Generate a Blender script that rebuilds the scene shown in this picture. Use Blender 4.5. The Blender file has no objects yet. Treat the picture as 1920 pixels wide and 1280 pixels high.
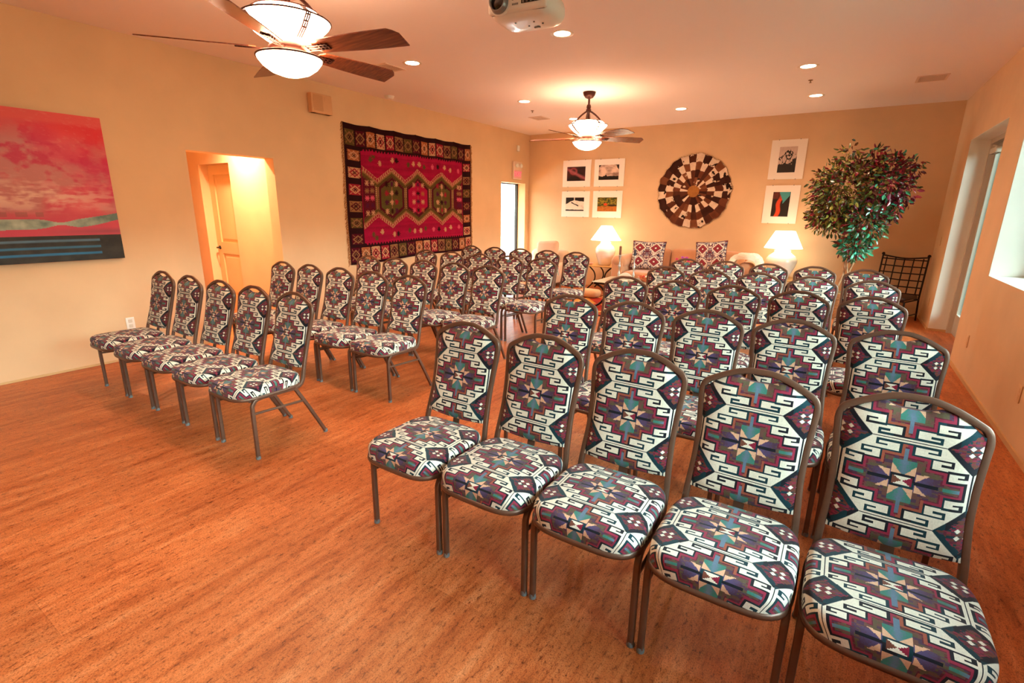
import bpy, math, random
import numpy as np
from mathutils import Vector, Matrix

random.seed(7)
RNG = np.random.RandomState(11)
SC = bpy.context.scene
COL = SC.collection
PI = math.pi

# ------------------------------------------------------------------ helpers
def lin(h):
    h = h.lstrip('#')
    c = [int(h[i:i + 2], 16) / 255 for i in (0, 2, 4)]
    return tuple(x / 12.92 if x <= .04045 else ((x + .055) / 1.055) ** 2.4 for x in c)

def L(h):
    return np.array(lin(h))

MATS = {}
def mat(name, color='#808080', rough=.6, metal=0., spec=.5, emit=None, estr=0., bump=None, vary=None, trans=0., coat=0., sheen=0., attr=False, sss=0.):
    """procedural principled material; bump=(scale,strength), vary=(scale,amount)"""
    if name in MATS:
        return MATS[name]
    m = bpy.data.materials.new(name); m.use_nodes = True
    nt = m.node_tree; N = nt.nodes; K = nt.links
    b = N['Principled BSDF']
    base = lin(color) if isinstance(color, str) else color
    b.inputs['Base Color'].default_value = (*base, 1)
    b.inputs['Roughness'].default_value = rough
    b.inputs['Metallic'].default_value = metal
    b.inputs['Specular IOR Level'].default_value = spec
    b.inputs['Transmission Weight'].default_value = trans
    b.inputs['Coat Weight'].default_value = coat
    b.inputs['Sheen Weight'].default_value = sheen
    if emit is not None:
        b.inputs['Emission Color'].default_value = (*(lin(emit) if isinstance(emit, str) else emit), 1)
        b.inputs['Emission Strength'].default_value = estr
    tc = N.new('ShaderNodeTexCoord')
    src = None
    if attr:
        a = N.new('ShaderNodeAttribute'); a.attribute_name = 'col'
        src = a.outputs['Color']; K.new(src, b.inputs['Base Color'])
    if vary:
        n = N.new('ShaderNodeTexNoise'); n.inputs['Scale'].default_value = vary[0]; n.inputs['Detail'].default_value = 4
        K.new(tc.outputs['Object'], n.inputs['Vector'])
        mr = N.new('ShaderNodeMapRange'); mr.inputs[1].default_value = .3; mr.inputs[2].default_value = .7
        mr.inputs[3].default_value = 1 - vary[1]; mr.inputs[4].default_value = 1 + vary[1]
        K.new(n.outputs['Fac'], mr.inputs[0])
        mx = N.new('ShaderNodeMix'); mx.data_type = 'RGBA'; mx.blend_type = 'MULTIPLY'; mx.inputs[0].default_value = 1
        if src is None:
            mx.inputs[6].default_value = (*base, 1)
        else:
            K.new(src, mx.inputs[6])
        K.new(mr.outputs[0], mx.inputs[7]); K.new(mx.outputs[2], b.inputs['Base Color'])
    if bump:
        n = N.new('ShaderNodeTexNoise'); n.inputs['Scale'].default_value = bump[0]; n.inputs['Detail'].default_value = 3
        K.new(tc.outputs['Object'], n.inputs['Vector'])
        bp = N.new('ShaderNodeBump'); bp.inputs['Strength'].default_value = bump[1]; bp.inputs['Distance'].default_value = .01
        K.new(n.outputs['Fac'], bp.inputs['Height']); K.new(bp.outputs['Normal'], b.inputs['Normal'])
    MATS[name] = m
    return m

class MB:
    """collects shapes and links them as ONE mesh object"""
    def __init__(s):
        s.v = []; s.f = []; s.c = []; s.sm = []; s.mi = []; s.hascol = False
    def add(s, verts, faces, cols=None, smooth=False, mi=0):
        o = len(s.v); s.v.extend([tuple(map(float, p)) for p in verts])
        for i, f in enumerate(faces):
            s.f.append(tuple(o + k for k in f)); s.sm.append(smooth); s.mi.append(mi)
            if cols is None:
                s.c.append((.5, .5, .5))
            else:
                s.hascol = True
                s.c.append(tuple(cols) if np.ndim(cols) == 1 else tuple(cols[i]))
        return s
    def grid(s, P, cols=None, smooth=True, flip=False, closeu=False, closev=False):
        """P: (n+1, m+1, 3) points; cols (n, m, 3)"""
        P = np.asarray(P, float); n, m = P.shape[0], P.shape[1]
        idx = np.arange(n * m).reshape(n, m)
        if closeu: idx = np.vstack([idx, idx[:1]])
        if closev: idx = np.hstack([idx, idx[:, :1]])
        a = idx[:-1, :-1].ravel(); b = idx[1:, :-1].ravel(); c = idx[1:, 1:].ravel(); d = idx[:-1, 1:].ravel()
        F = np.stack([a, b, c, d], 1)
        if flip: F = F[:, ::-1]
        cc = None if cols is None else np.asarray(cols).reshape(-1, 3)
        return s.add(P.reshape(-1, 3), F.tolist(), cc, smooth)
    def box(s, lo, hi, cols=None, mi=0):
        x0, y0, z0 = lo; x1, y1, z1 = hi
        v = [(x0, y0, z0), (x1, y0, z0), (x1, y1, z0), (x0, y1, z0), (x0, y0, z1), (x1, y0, z1), (x1, y1, z1), (x0, y1, z1)]
        f = [(0, 3, 2, 1), (4, 5, 6, 7), (0, 1, 5, 4), (1, 2, 6, 5), (2, 3, 7, 6), (3, 0, 4, 7)]
        return s.add(v, f, cols, False, mi)
    def rbox(s, lo, hi, r=.02, n=4, crown=0., cols=None):
        """rounded (superellipsoid-like) cushion box"""
        lo = np.array(lo, float); hi = np.array(hi, float); c = (lo + hi) / 2; h = (hi - lo) / 2
        r = min(r, *(h * .999))
        k = n * 2
        ths = []
        def arc(a0, a1): return [a0 + (a1 - a0) * i / n for i in range(n + 1)]
        lat = arc(-PI / 2, 0) + arc(0, PI / 2)
        lon = []
        for q in range(4): lon += [(q, a) for a in arc(q * PI / 2, (q + 1) * PI / 2)]
        sg = [(1, 1), (-1, 1), (-1, -1), (1, -1)]
        P = []
        for i, la in enumerate(lat):
            zc = -1 if i <= n else 1
            row = []
            for q, a in lon:
                sx, sy = sg[q]
                x = sx * (h[0] - r) + r * math.cos(la) * math.cos(a)
                y = sy * (h[1] - r) + r * math.cos(la) * math.sin(a)
                z = zc * (h[2] - r) + r * math.sin(la)
                row.append((c[0] + x, c[1] + y, c[2] + z))
            P.append(row)
        P = np.array(P)
        s.grid(P, None if cols is None else np.tile(np.array(cols), (P.shape[0] - 1, P.shape[1], 1)), True, flip=True, closev=True)
        # caps
        m = P.shape[1]
        bot = np.vstack([P[0], [c + (0, 0, -h[2] - crown * .3)]]); s.add(bot, [(i, m, (i + 1) % m)[::1] for i in range(m)], cols, True)
        top = np.vstack([P[-1], [c + (0, 0, h[2] + crown)]]); s.add(top, [(m, i, (i + 1) % m) for i in range(m)], cols, True)
        return s
    def tube(s, path, r=.01, prof=None, n=10, up=(0, 0, 1), caps=True, radii=None, cols=None, smooth=True):
        path = [Vector(p) for p in path]
        if prof is None:
            prof = [(math.cos(2 * PI * i / n), math.sin(2 * PI * i / n)) for i in range(n)]
            sc = r
        else:
            sc = 1
        up = Vector(up); rings = []
        T0 = None; N0 = None
        for i, p in enumerate(path):
            a = path[max(i - 1, 0)]; b = path[min(i + 1, len(path) - 1)]
            T = (b - a).normalized()
            if N0 is None:
                N0 = up - T * up.dot(T)
                if N0.length < 1e-4: N0 = Vector((1, 0, 0)) - T * T.x
                N0.normalize()
            else:
                q = T0.rotation_difference(T); N0 = q @ N0
                N0 = (N0 - T * N0.dot(T)).normalized()
            T0 = T
            B = T.cross(N0)
            k = sc * (radii[i] if radii is not None else 1)
            rings.append([tuple(p + N0 * (u * k) + B * (w * k)) for u, w in prof])
        m = len(prof)
        s.grid(np.array(rings), None if cols is None else np.tile(np.array(cols), (len(rings) - 1, m, 1)), smooth, flip=True, closev=True)
        if caps:
            s.add(rings[0], [tuple(range(m))], cols); s.add(rings[-1], [tuple(range(m))[::-1]], cols)
        return s
    def lathe(s, prof, c=(0, 0, 0), n=32, cols=None, smooth=True, capb=True, capt=True):
        """prof: [(r, z)...] bottom to top"""
        P = np.array([[(c[0] + r * math.cos(2 * PI * j / n), c[1] + r * math.sin(2 * PI * j / n), c[2] + z) for j in range(n)] for r, z in prof])
        s.grid(P, None if cols is None else np.tile(np.array(cols), (len(prof) - 1, n, 1)), smooth, flip=True, closev=True)
        if capb: s.add(P[0], [tuple(range(n))[::-1]], cols)
        if capt: s.add(P[-1], [tuple(range(n))], cols)
        return s
    def xform(s, M):
        s.v = [tuple(M @ Vector(p)) for p in s.v]; return s
    def build(s, name, mats=None, parent=None, loc=(0, 0, 0), rotz=0., structure=False):
        me = bpy.data.meshes.new(name)
        me.from_pydata(s.v, [], s.f)
        if not isinstance(mats, (list, tuple)): mats = [mats]
        for m in mats: me.materials.append(m)
        me.polygons.foreach_set('use_smooth', np.array(s.sm, bool))
        me.polygons.foreach_set('material_index', np.array(s.mi, np.int32))
        if s.hascol:
            at = me.color_attributes.new('col', 'FLOAT_COLOR', 'CORNER')
            ln = np.array([len(f) for f in s.f])
            c = np.repeat(np.hstack([np.array(s.c), np.ones((len(s.c), 1))]), ln, axis=0)
            at.data.foreach_set('color', c.astype(np.float32).ravel())
        me.update()
        o = bpy.data.objects.new(name, me); COL.objects.link(o)
        o.location = loc; o.rotation_euler = (0, 0, rotz)
        if parent is not None: o.parent = parent
        if structure: o['kind'] = 'structure'
        return o

def thing(name, label, cat, loc=(0, 0, 0), rotz=0., group=None):
    o = bpy.data.objects.new(name, None); COL.objects.link(o)
    o.location = loc; o.rotation_euler = (0, 0, rotz); o.empty_display_size = .1
    return tag(o, label, cat, group)

def tag(o, label, cat, group=None):
    o['label'] = label; o['category'] = cat
    if group: o['group'] = group
    return o

def dup(root, loc, rotz=0., label=None, group=None):
    r = root.copy(); COL.objects.link(r); r.location = loc; r.rotation_euler = (0, 0, rotz)
    if label: r['label'] = label
    if group: r['group'] = group
    for ch in list(root.children):
        c = ch.copy(); COL.objects.link(c); c.parent = r
        for g in list(ch.children):
            d = g.copy(); COL.objects.link(d); d.parent = c
    return r

def spline(pts, n=8):
    pts = [np.array(p, float) for p in pts]; out = []
    P = [2 * pts[0] - pts[1]] + pts + [2 * pts[-1] - pts[-2]]
    for i in range(1, len(P) - 2):
        for k in range(n):
            t = k / n; a, b, c, d = P[i - 1], P[i], P[i + 1], P[i + 2]
            out.append(.5 * (2 * b + (c - a) * t + (2 * a - 5 * b + 4 * c - d) * t * t + (3 * b - a - 3 * c + d) * t ** 3))
    out.append(pts[-1])
    return [tuple(p) for p in out]

def vnoise(x, y, seed=0):
    """smooth value noise on arrays"""
    x = np.asarray(x, float); y = np.asarray(y, float)
    xi = np.floor(x).astype(int); yi = np.floor(y).astype(int); fx = x - xi; fy = y - yi
    fx = fx * fx * (3 - 2 * fx); fy = fy * fy * (3 - 2 * fy)
    def h(i, j): return hash2(i, j, seed)
    return (h(xi, yi) * (1 - fx) + h(xi + 1, yi) * fx) * (1 - fy) + (h(xi, yi + 1) * (1 - fx) + h(xi + 1, yi + 1) * fx) * fy

def hash2(i, j, seed=0):
    n = (np.asarray(i).astype(np.int64) * 374761393 + np.asarray(j).astype(np.int64) * 668265263 + seed * 1442695041) & 0x7fffffff
    n = ((n ^ (n >> 13)) * 1274126177) & 0x7fffffff
    return ((n ^ (n >> 16)) & 0xffff) / 65535.

def fbm(x, y, seed=0, o=4):
    s = 0; a = .5
    for k in range(o):
        s = s + a * vnoise(x * 2 ** k, y * 2 ** k, seed + k); a *= .5
    return s / (1 - .5 ** o)

def mixc(a, b, t):
    t = np.clip(t, 0, 1)[..., None]
    return a * (1 - t) + b * t

# ------------------------------------------------------------------ room dimensions (metres)
XL, XR, YB, YF, H = -5.737, 1.120, 9.4146, -3.4, 2.978

# materials
def wall_material(name, c):
    return mat(name, c, rough=.75, spec=.25, bump=(14, .12), vary=(2.2, .05))
M_wall = wall_material('plaster_wall', '#e0be96')
M_ceil = mat('ceiling_paint', '#f6ebe8', rough=.9, spec=.15)
M_base = mat('base_trim', '#d3ab78', rough=.6)
M_white = mat('white_plastic', '#efece4', rough=.4)
M_reveal = wall_material('reveal_plaster', '#eaeae0')
M_dark = mat('dark_bronze', '#1c1613', rough=.4, metal=.3)
M_frame = mat('chair_frame_paint', '#674a3b', rough=.34, metal=.3, spec=.5, vary=(60, .06))
M_cap = mat('grey_glide', '#6f777a', rough=.45)
M_fab = mat('woven_fabric', attr=True, rough=.9, spec=.15, sheen=.15, bump=(900, .25))
M_iron = mat('wrought_iron', '#241813', rough=.5, metal=.6, bump=(60, .2))
def glass_material():
    m = bpy.data.materials.new('window_glass'); m.use_nodes = True
    nt = m.node_tree; N = nt.nodes; K = nt.links; N.remove(N['Principled BSDF'])
    t = N.new('ShaderNodeBsdfTransparent'); t.inputs[0].default_value = (.93, .97, .95, 1)
    g = N.new('ShaderNodeBsdfGlossy'); g.inputs['Roughness'].default_value = .02
    f = N.new('ShaderNodeFresnel'); f.inputs[0].default_value = 1.35
    x = N.new('ShaderNodeMixShader'); K.new(f.outputs[0], x.inputs[0]); K.new(t.outputs[0], x.inputs[1]); K.new(g.outputs[0], x.inputs[2])
    K.new(x.outputs[0], N['Material Output'].inputs[0]); return m
M_glass = glass_material()

def floor_material():
    m = bpy.data.materials.new('cork_floor'); m.use_nodes = True
    nt = m.node_tree; N = nt.nodes; K = nt.links; b = N['Principled BSDF']
    tc = N.new('ShaderNodeTexCoord')
    def mapping(scale, rot=0):
        mp = N.new('ShaderNodeMapping'); mp.inputs['Scale'].default_value = scale; mp.inputs['Rotation'].default_value = (0, 0, rot)
        K.new(tc.outputs['Object'], mp.inputs['Vector']); return mp.outputs[0]
    def noise(vec, sc, det=5, rough=.6):
        n = N.new('ShaderNodeTexNoise'); n.inputs['Scale'].default_value = sc; n.inputs['Detail'].default_value = det; n.inputs['Roughness'].default_value = rough
        K.new(vec, n.inputs['Vector']); return n.outputs['Fac']
    def ramp(fac, stops):
        r = N.new('ShaderNodeValToRGB'); e = r.color_ramp.elements
        while len(e) < len(stops): e.new(.5)
        for k, (p, c) in enumerate(stops):
            e[k].position = p; e[k].color = (*(lin(c) if isinstance(c, str) else c), 1)
        K.new(fac, r.inputs[0]); return r.outputs[0]
    def mul(a, bb, f=1., mode='MULTIPLY'):
        mx = N.new('ShaderNodeMix'); mx.data_type = 'RGBA'; mx.blend_type = mode
        if isinstance(f, float): mx.inputs[0].default_value = f
        else: K.new(f, mx.inputs[0])
        K.new(a, mx.inputs[6]); K.new(bb, mx.inputs[7]); return mx.outputs[2]
    # long streaks along the planks
    st = noise(mapping((11, 1.6, 1)), 1.5, 7, .66)
    base = ramp(st, [(.28, '#9c4f26'), (.42, '#bf6a38'), (.55, '#cf7c48'), (.72, '#dd9360')])
    # planks: each board its own tint
    br = N.new('ShaderNodeTexBrick'); br.inputs['Scale'].default_value = 1
    br.inputs['Brick Width'].default_value = .91; br.inputs['Row Height'].default_value = .30
    br.inputs['Mortar Size'].default_value = .0012; br.inputs['Mortar Smooth'].default_value = .3
    br.inputs['Color1'].default_value = (1.0, 1.0, 1.0, 1); br.inputs['Color2'].default_value = (.72, .68, .64, 1); br.inputs['Mortar'].default_value = (.66, .6, .56, 1)
    br.offset = .37
    K.new(mapping((1, 1, 1), PI / 2), br.inputs['Vector'])
    base = mul(base, br.outputs['Color'], .75)
    # cork flecks
    fl = noise(mapping((46, 17, 1)), 1.6, 5, .72)
    base = mul(base, ramp(fl, [(.34, (.22, .15, .12)), (.42, (.80, .76, .74)), (.50, (1, 1, 1)), (.62, (1.05, 1.05, 1.05)), (.72, (1.3, 1.28, 1.2))]), .9)
    fl2 = noise(mapping((170, 110, 1)), 1.5, 2, .6)
    base = mul(base, ramp(fl2, [(.34, (.45, .38, .34)), (.47, (1, 1, 1)), (.70, (1.2, 1.18, 1.15))]), .85)
    bl = noise(mapping((1.2, .8, 1)), 1.3, 3, .5)
    base = mul(base, ramp(bl, [(.3, (.88, .84, .82)), (.7, (1.06, 1.05, 1.03))]), 1.)
    K.new(base, b.inputs['Base Color'])
    b.inputs['Specular IOR Level'].default_value = .35
    rr = N.new('ShaderNodeMapRange'); rr.inputs[3].default_value = .34; rr.inputs[4].default_value = .5
    K.new(fl, rr.inputs[0]); K.new(rr.outputs[0], b.inputs['Roughness'])
    bp = N.new('ShaderNodeBump'); bp.inputs['Strength'].default_value = .12; bp.inputs['Distance'].default_value = .003
    K.new(fl2, bp.inputs['Height']); K.new(bp.outputs[0], b.inputs['Normal'])
    return m
M_floor = floor_material()

def wood_material(name, c1, c2, rough=.4):
    m = bpy.data.materials.new(name); m.use_nodes = True
    nt = m.node_tree; N = nt.nodes; K = nt.links; b = N['Principled BSDF']
    tc = N.new('ShaderNodeTexCoord'); mp = N.new('ShaderNodeMapping'); mp.inputs['Scale'].default_value = (3, 60, 60)
    K.new(tc.outputs['Object'], mp.inputs[0])
    n = N.new('ShaderNodeTexNoise'); n.inputs['Scale'].default_value = 1.2; n.inputs['Detail'].default_value = 4
    K.new(mp.outputs[0], n.inputs['Vector'])
    r = N.new('ShaderNodeValToRGB'); r.color_ramp.elements[0].position = .35; r.color_ramp.elements[1].position = .7
    r.color_ramp.elements[0].color = (*lin(c1), 1); r.color_ramp.elements[1].color = (*lin(c2), 1)
    K.new(n.outputs['Fac'], r.inputs[0]); K.new(r.outputs[0], b.inputs['Base Color']); b.inputs['Roughness'].default_value = rough
    return m

# ------------------------------------------------------------------ setting
def struct(name, mb, m):
    return mb.build(name, m, structure=True)

WT = .18          # left wall thickness
b = MB()
b.box((XL - 3.4, YF - .2, -.12), (XR + .6, YB + .2, 0)); struct('floor', b, M_floor)
b = MB().box((XL - .3, YF - .2, H), (XR + .6, YB + .2, H + .15)); struct('ceiling', b, M_ceil)
# left wall with two openings
b = MB()
D1 = (2.686, 3.637, 2.027); D2 = (8.381, 9.271, 2.012)
for y0, y1, z0 in ((YF, D1[0], 0), (D1[0], D1[1], D1[2]), (D1[1], D2[0], 0), (D2[0], D2[1], D2[2]), (D2[1], YB + .2, 0)):
    b.box((XL - WT, y0, z0), (XL, y1, H))
struct('wall_left', b, M_wall)
struct('wall_back', MB().box((XL, YB, 0), (XR + .6, YB + .2, H)), M_wall)
struct('wall_front', MB().box((XL - WT, YF - .2, 0), (XR + .6, YF, H)), M_wall)
# right wall: windows and a deep door recess
RT = .34
W1 = (3.40, 5.962, .965, 2.36); W2 = (.2, 2.76, .965, 2.36); W3 = (-2.9, -.4, .965, 2.36); A1 = (6.66, 8.42, 2.365)
b = MB()
segs = []
for y0, y1, z0, z1 in (W3, W2, W1): segs.append((y0, y1, z0, z1))
segs.append((A1[0], A1[1], 0, A1[2]))
y = YF
for y0, y1, z0, z1 in segs:
    b.box((XR, y, 0), (XR + RT, y0, H))
    if z0 > 0: b.box((XR, y0, 0), (XR + RT, y1, z0))
    b.box((XR, y0, z1), (XR + RT, y1, H))
    y = y1
b.box((XR, y, 0), (XR + RT, YB, H))
struct('wall_right', b, M_wall)
# baseboards
bb = MB().box((XR - .012, YF, 0), (XR, A1[0], .035)).box((XR - .012, A1[1], 0), (XR, YB, .035)); struct('baseboard_right', bb, M_base)
bb = MB()
for y0, y1 in ((YF, D1[0]), (D1[1], D2[0])): bb.box((XL, y0, 0), (XL + .01, y1, .018))
struct('baseboard_left', bb, M_base)
struct('baseboard_back', MB().box((XL, YB - .01, 0), (XR - .012, YB, .018)), M_base)
bb = MB().box((XR + .001, A1[1] - .012, 0), (XR + .185, A1[1] - .001, .03)); struct('trim_1', bb, M_base)

# windows of the right wall: painted reveal, frame, glass
def window(n, W):
    y0, y1, z0, z1 = W; t = .004
    b = MB()
    b.box((XR + .002, y0, z0), (XR + RT - .06, y1, z0 + t)).box((XR + .002, y0, z1 - t), (XR + RT - .06, y1, z1))
    b.box((XR + .002, y0, z0 + t), (XR + RT - .06, y0 + t, z1 - t)).box((XR + .002, y1 - t, z0 + t), (XR + RT - .06, y1, z1 - t))
    o = struct('window_%d' % n, b, M_reveal)
    f = MB(); x0, x1 = XR + RT - .06, XR + RT - .01; w = .055
    f.box((x0, y0, z0), (x1, y1, z0 + w)).box((x0, y0, z1 - w), (x1, y1, z1))
    for yy in (y0, (y0 + y1) / 2 - w / 2, y1 - w): f.box((x0, yy, z0 + w), (x1, yy + w, z1 - w))
    f.build('window_frame', M_dark, o)
    MB().box((x0 + .02, y0 + w, z0 + w), (x0 + .026, y1 - w, z1 - w)).build('pane', M_glass, o)
for n, W in ((1, W1), (2, W2), (3, W3)): window(n, W)

t_ = MB().box((XR + .001, A1[1] - .004, .031), (XR + .186, A1[1], A1[2])).box((XR + .001, A1[0], 0), (XR + .186, A1[0] + .004, A1[2])).box((XR + .001, A1[0] + .004, A1[2] - .004), (XR + .186, A1[1] - .004, A1[2]))
struct('trim_2', t_, M_reveal)
# door recess on the right: glazed double door with frame and closer
o = struct('door_2', MB().box((XR + .187, A1[0], A1[2] - .06), (XR + .30, A1[1], A1[2])).box((XR + .187, A1[1] - .05, 0), (XR + .30, A1[1], A1[2] - .06)).box((XR + .187, A1[0], 0), (XR + .30, A1[0] + .05, A1[2] - .06)), mat('door_frame_paint', '#c9c0b0', rough=.45))
ym = (A1[0] + A1[1]) / 2
for s_, (y0, y1) in enumerate(((A1[0] + .052, ym - .003), (ym + .003, A1[1] - .052))):
    lf = MB(); w = .07; x0, x1 = XR + .235, XR + .28; z1 = A1[2] - .065
    lf.box((x0, y0, .006), (x1, y1, .26)).box((x0, y0, z1 - w), (x1, y1, z1)).box((x0, y0, .26), (x1, y0 + w, z1 - w)).box((x0, y1 - w, .26), (x1, y1, z1 - w))
    d = lf.build('door_leaf', mat('door_leaf_paint', '#b9b2a4', rough=.45), o)
    MB().box((x0 + .02, y0 + w, .26), (x0 + .026, y1 - w, z1 - w)).build('pane', M_glass, d)
    hy = y1 - .05 if s_ == 0 else y0 + .05
    MB().tube([(x0 - .045, hy, .95), (x0 - .045, hy, 1.2)], .011).tube([(x0, hy, .97), (x0 - .045, hy, .97)], .009).tube([(x0, hy, 1.18), (x0 - .045, hy, 1.18)], .009).build('handle', M_dark, d)
MB().rbox((XR + .16, 7.93, 2.17), (XR + .232, 8.2, 2.235), .012).tube([(XR + .19, 8.0, 2.24), (XR + .17, 8.12, 2.262), (XR + .2, 8.3, 2.28)], .008).build('door_closer', mat('closer_metal', '#d8d2c4', rough=.4), o)

# hallway beyond the left opening, with a recessed panel door
HY = 3.70; hx0 = -9.0
M_hall = wall_material('hall_plaster', '#e0be96')
b = MB(); RX0, RX1, RZ = -7.62, -6.845, 2.028
b.box((hx0, HY, 0), (RX0, HY + .16, 2.6)).box((RX1, HY, 0), (XL - WT, HY + .16, 2.6)).box((RX0, HY, RZ), (RX1, HY + .16, 2.6))
struct('wall_hall_back', b, M_hall)
struct('wall_hall_front', MB().box((hx0, 2.45, 0), (XL - WT, 2.6, 2.6)), M_hall)
struct('wall_hall_end', MB().box((hx0 - .15, 2.45, 0), (hx0, HY + .16, 2.6)), M_hall)
struct('ceiling_hall', MB().box((hx0 - .15, 2.45, 2.6), (XL - WT, HY + .16, 2.7)), M_ceil)
M_door = mat('door_cream_paint', '#e0bd8a', rough=.45, vary=(3, .04))
dy = HY + .118
d = MB(); w = RX1 - RX0; st = .125
zs = [.006, .22, .82, .98, 1.90, RZ - .003]
d.box((RX0 + .002, dy, zs[0]), (RX0 + st, dy + .04, zs[-1])).box((RX1 - st, dy, zs[0]), (RX1 - .002, dy + .04, zs[-1]))
for z0, z1 in ((zs[0], zs[1]), (zs[2], zs[3]), (zs[4], zs[5])): d.box((RX0 + st, dy, z0), (RX1 - st, dy + .04, z1))
door = struct('door_1', d, M_door)
for z0, z1 in ((zs[1], zs[2]), (zs[3], zs[4])):
    p = MB(); i = .035
    p.box((RX0 + st, dy + .02, z0), (RX1 - st, dy + .035, z1))
    X0, X1 = RX0 + st, RX1 - st
    v = [(X0 + .012, dy + .02, z0 + .012), (X1 - .012, dy + .02, z0 + .012), (X1 - .012, dy + .02, z1 - .012), (X0 + .012, dy + .02, z1 - .012),
         (X0 + .05, dy + .006, z0 + .05), (X1 - .05, dy + .006, z0 + .05), (X1 - .05, dy + .006, z1 - .05), (X0 + .05, dy + .006, z1 - .05)]
    p.add(v, [(0, 1, 5, 4), (1, 2, 6, 5), (2, 3, 7, 6), (3, 0, 4, 7), (4, 5, 6, 7)])
    p.build('door_panel', M_door, door)
hd = MB().lathe([(.027, 0), (.027, .008), (.012, .012), (.012, .045)], n=16)
hd.xform(Matrix.Translation((RX0 + .065, dy, .90)) @ Matrix.Rotation(PI / 2, 4, 'X'))
hd.tube(spline([(RX0 + .065, dy - .045, .90), (RX0 + .10, dy - .05, .905), (RX0 + .15, dy - .05, .90), (RX0 + .175, dy - .048, .893)], 5), .009)
hd.build('door_handle', M_dark, door)

# exit opening, its frame, and the bright yard wall outside
fr = MB(); x0, x1 = XL - WT - .06, XL - WT - .002
fr.box((x0, D2[0] - .02, 0), (x1, D2[0] + .03, D2[2] + .03)).box((x0, D2[1] - .03, 0), (x1, D2[1] + .02, D2[2] + .03)).box((x0, D2[0] + .03, D2[2] - .02), (x1, D2[1] - .03, D2[2] + .03))
o = struct('door_3', fr, M_dark)
struct('ground_yard', MB().box((-16, 5.0, -.2), (-9.2, 24, -.12)).box((-9.2, 5.0, -.2), (XL - WT, 24, -.121)), mat('pale_paving', '#d6d2c8', rough=.9))
def block_material():
    m = mat('white_block_wall', '#eef1f2', rough=.85)
    nt = m.node_tree; N = nt.nodes; K = nt.links
    br = N.new('ShaderNodeTexBrick'); br.inputs['Scale'].default_value = 1; br.inputs['Brick Width'].default_value = .4; br.inputs['Row Height'].default_value = .2
    br.inputs['Mortar Size'].default_value = .008
    br.inputs['Color1'].default_value = (.86, .87, .88, 1); br.inputs['Color2'].default_value = (.82, .84, .86, 1); br.inputs['Mortar'].default_value = (.62, .68, .76, 1)
    tc = N.new('ShaderNodeTexCoord'); mp = N.new('ShaderNodeMapping'); mp.inputs['Rotation'].default_value = (PI / 2, 0, PI / 2)
    sx = N.new('ShaderNodeSeparateXYZ'); cx = N.new('ShaderNodeCombineXYZ')
    K.new(tc.outputs['Object'], sx.inputs[0]); K.new(sx.outputs['Y'], cx.inputs['X']); K.new(sx.outputs['Z'], cx.inputs['Y'])
    K.new(cx.outputs[0], br.inputs['Vector']); K.new(br.outputs['Color'], N['Principled BSDF'].inputs['Base Color'])
    return m
struct('ceiling_sky_blocker', MB().box((-8.4, 7.2, 2.32), (XL - WT - .001, 12.5, 2.42)), M_ceil)  # unseen roof, added to keep direct sky light out of the exit
struct('wall_yard', MB().box((-9.4, 9.6, -.12), (-9.2, 20, 2.3)), block_material())
struct('ground_terrace', MB().box((XR + .6, -12, -.2), (14, 24, -.12)), mat('dark_earth', '#4a4a3a', rough=.95))

# ------------------------------------------------------------------ chair fabric
PAL = dict(white=L('#dcd7c6'), navy=L('#15161f'), teal=L('#10313a'), dkred=L('#8a2840'), maroon=L('#5c1e2e'), rust=L('#944e3a'), brown=L('#62423a'),
           olive=L('#554a36'), purple=L('#4d4268'), plum=L('#4a3248'), green=L('#387466'), steel=L('#5a7084'), peach=L('#d0a384'), crimson=L('#801b34'), choc=L('#6e3f30'))

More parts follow.
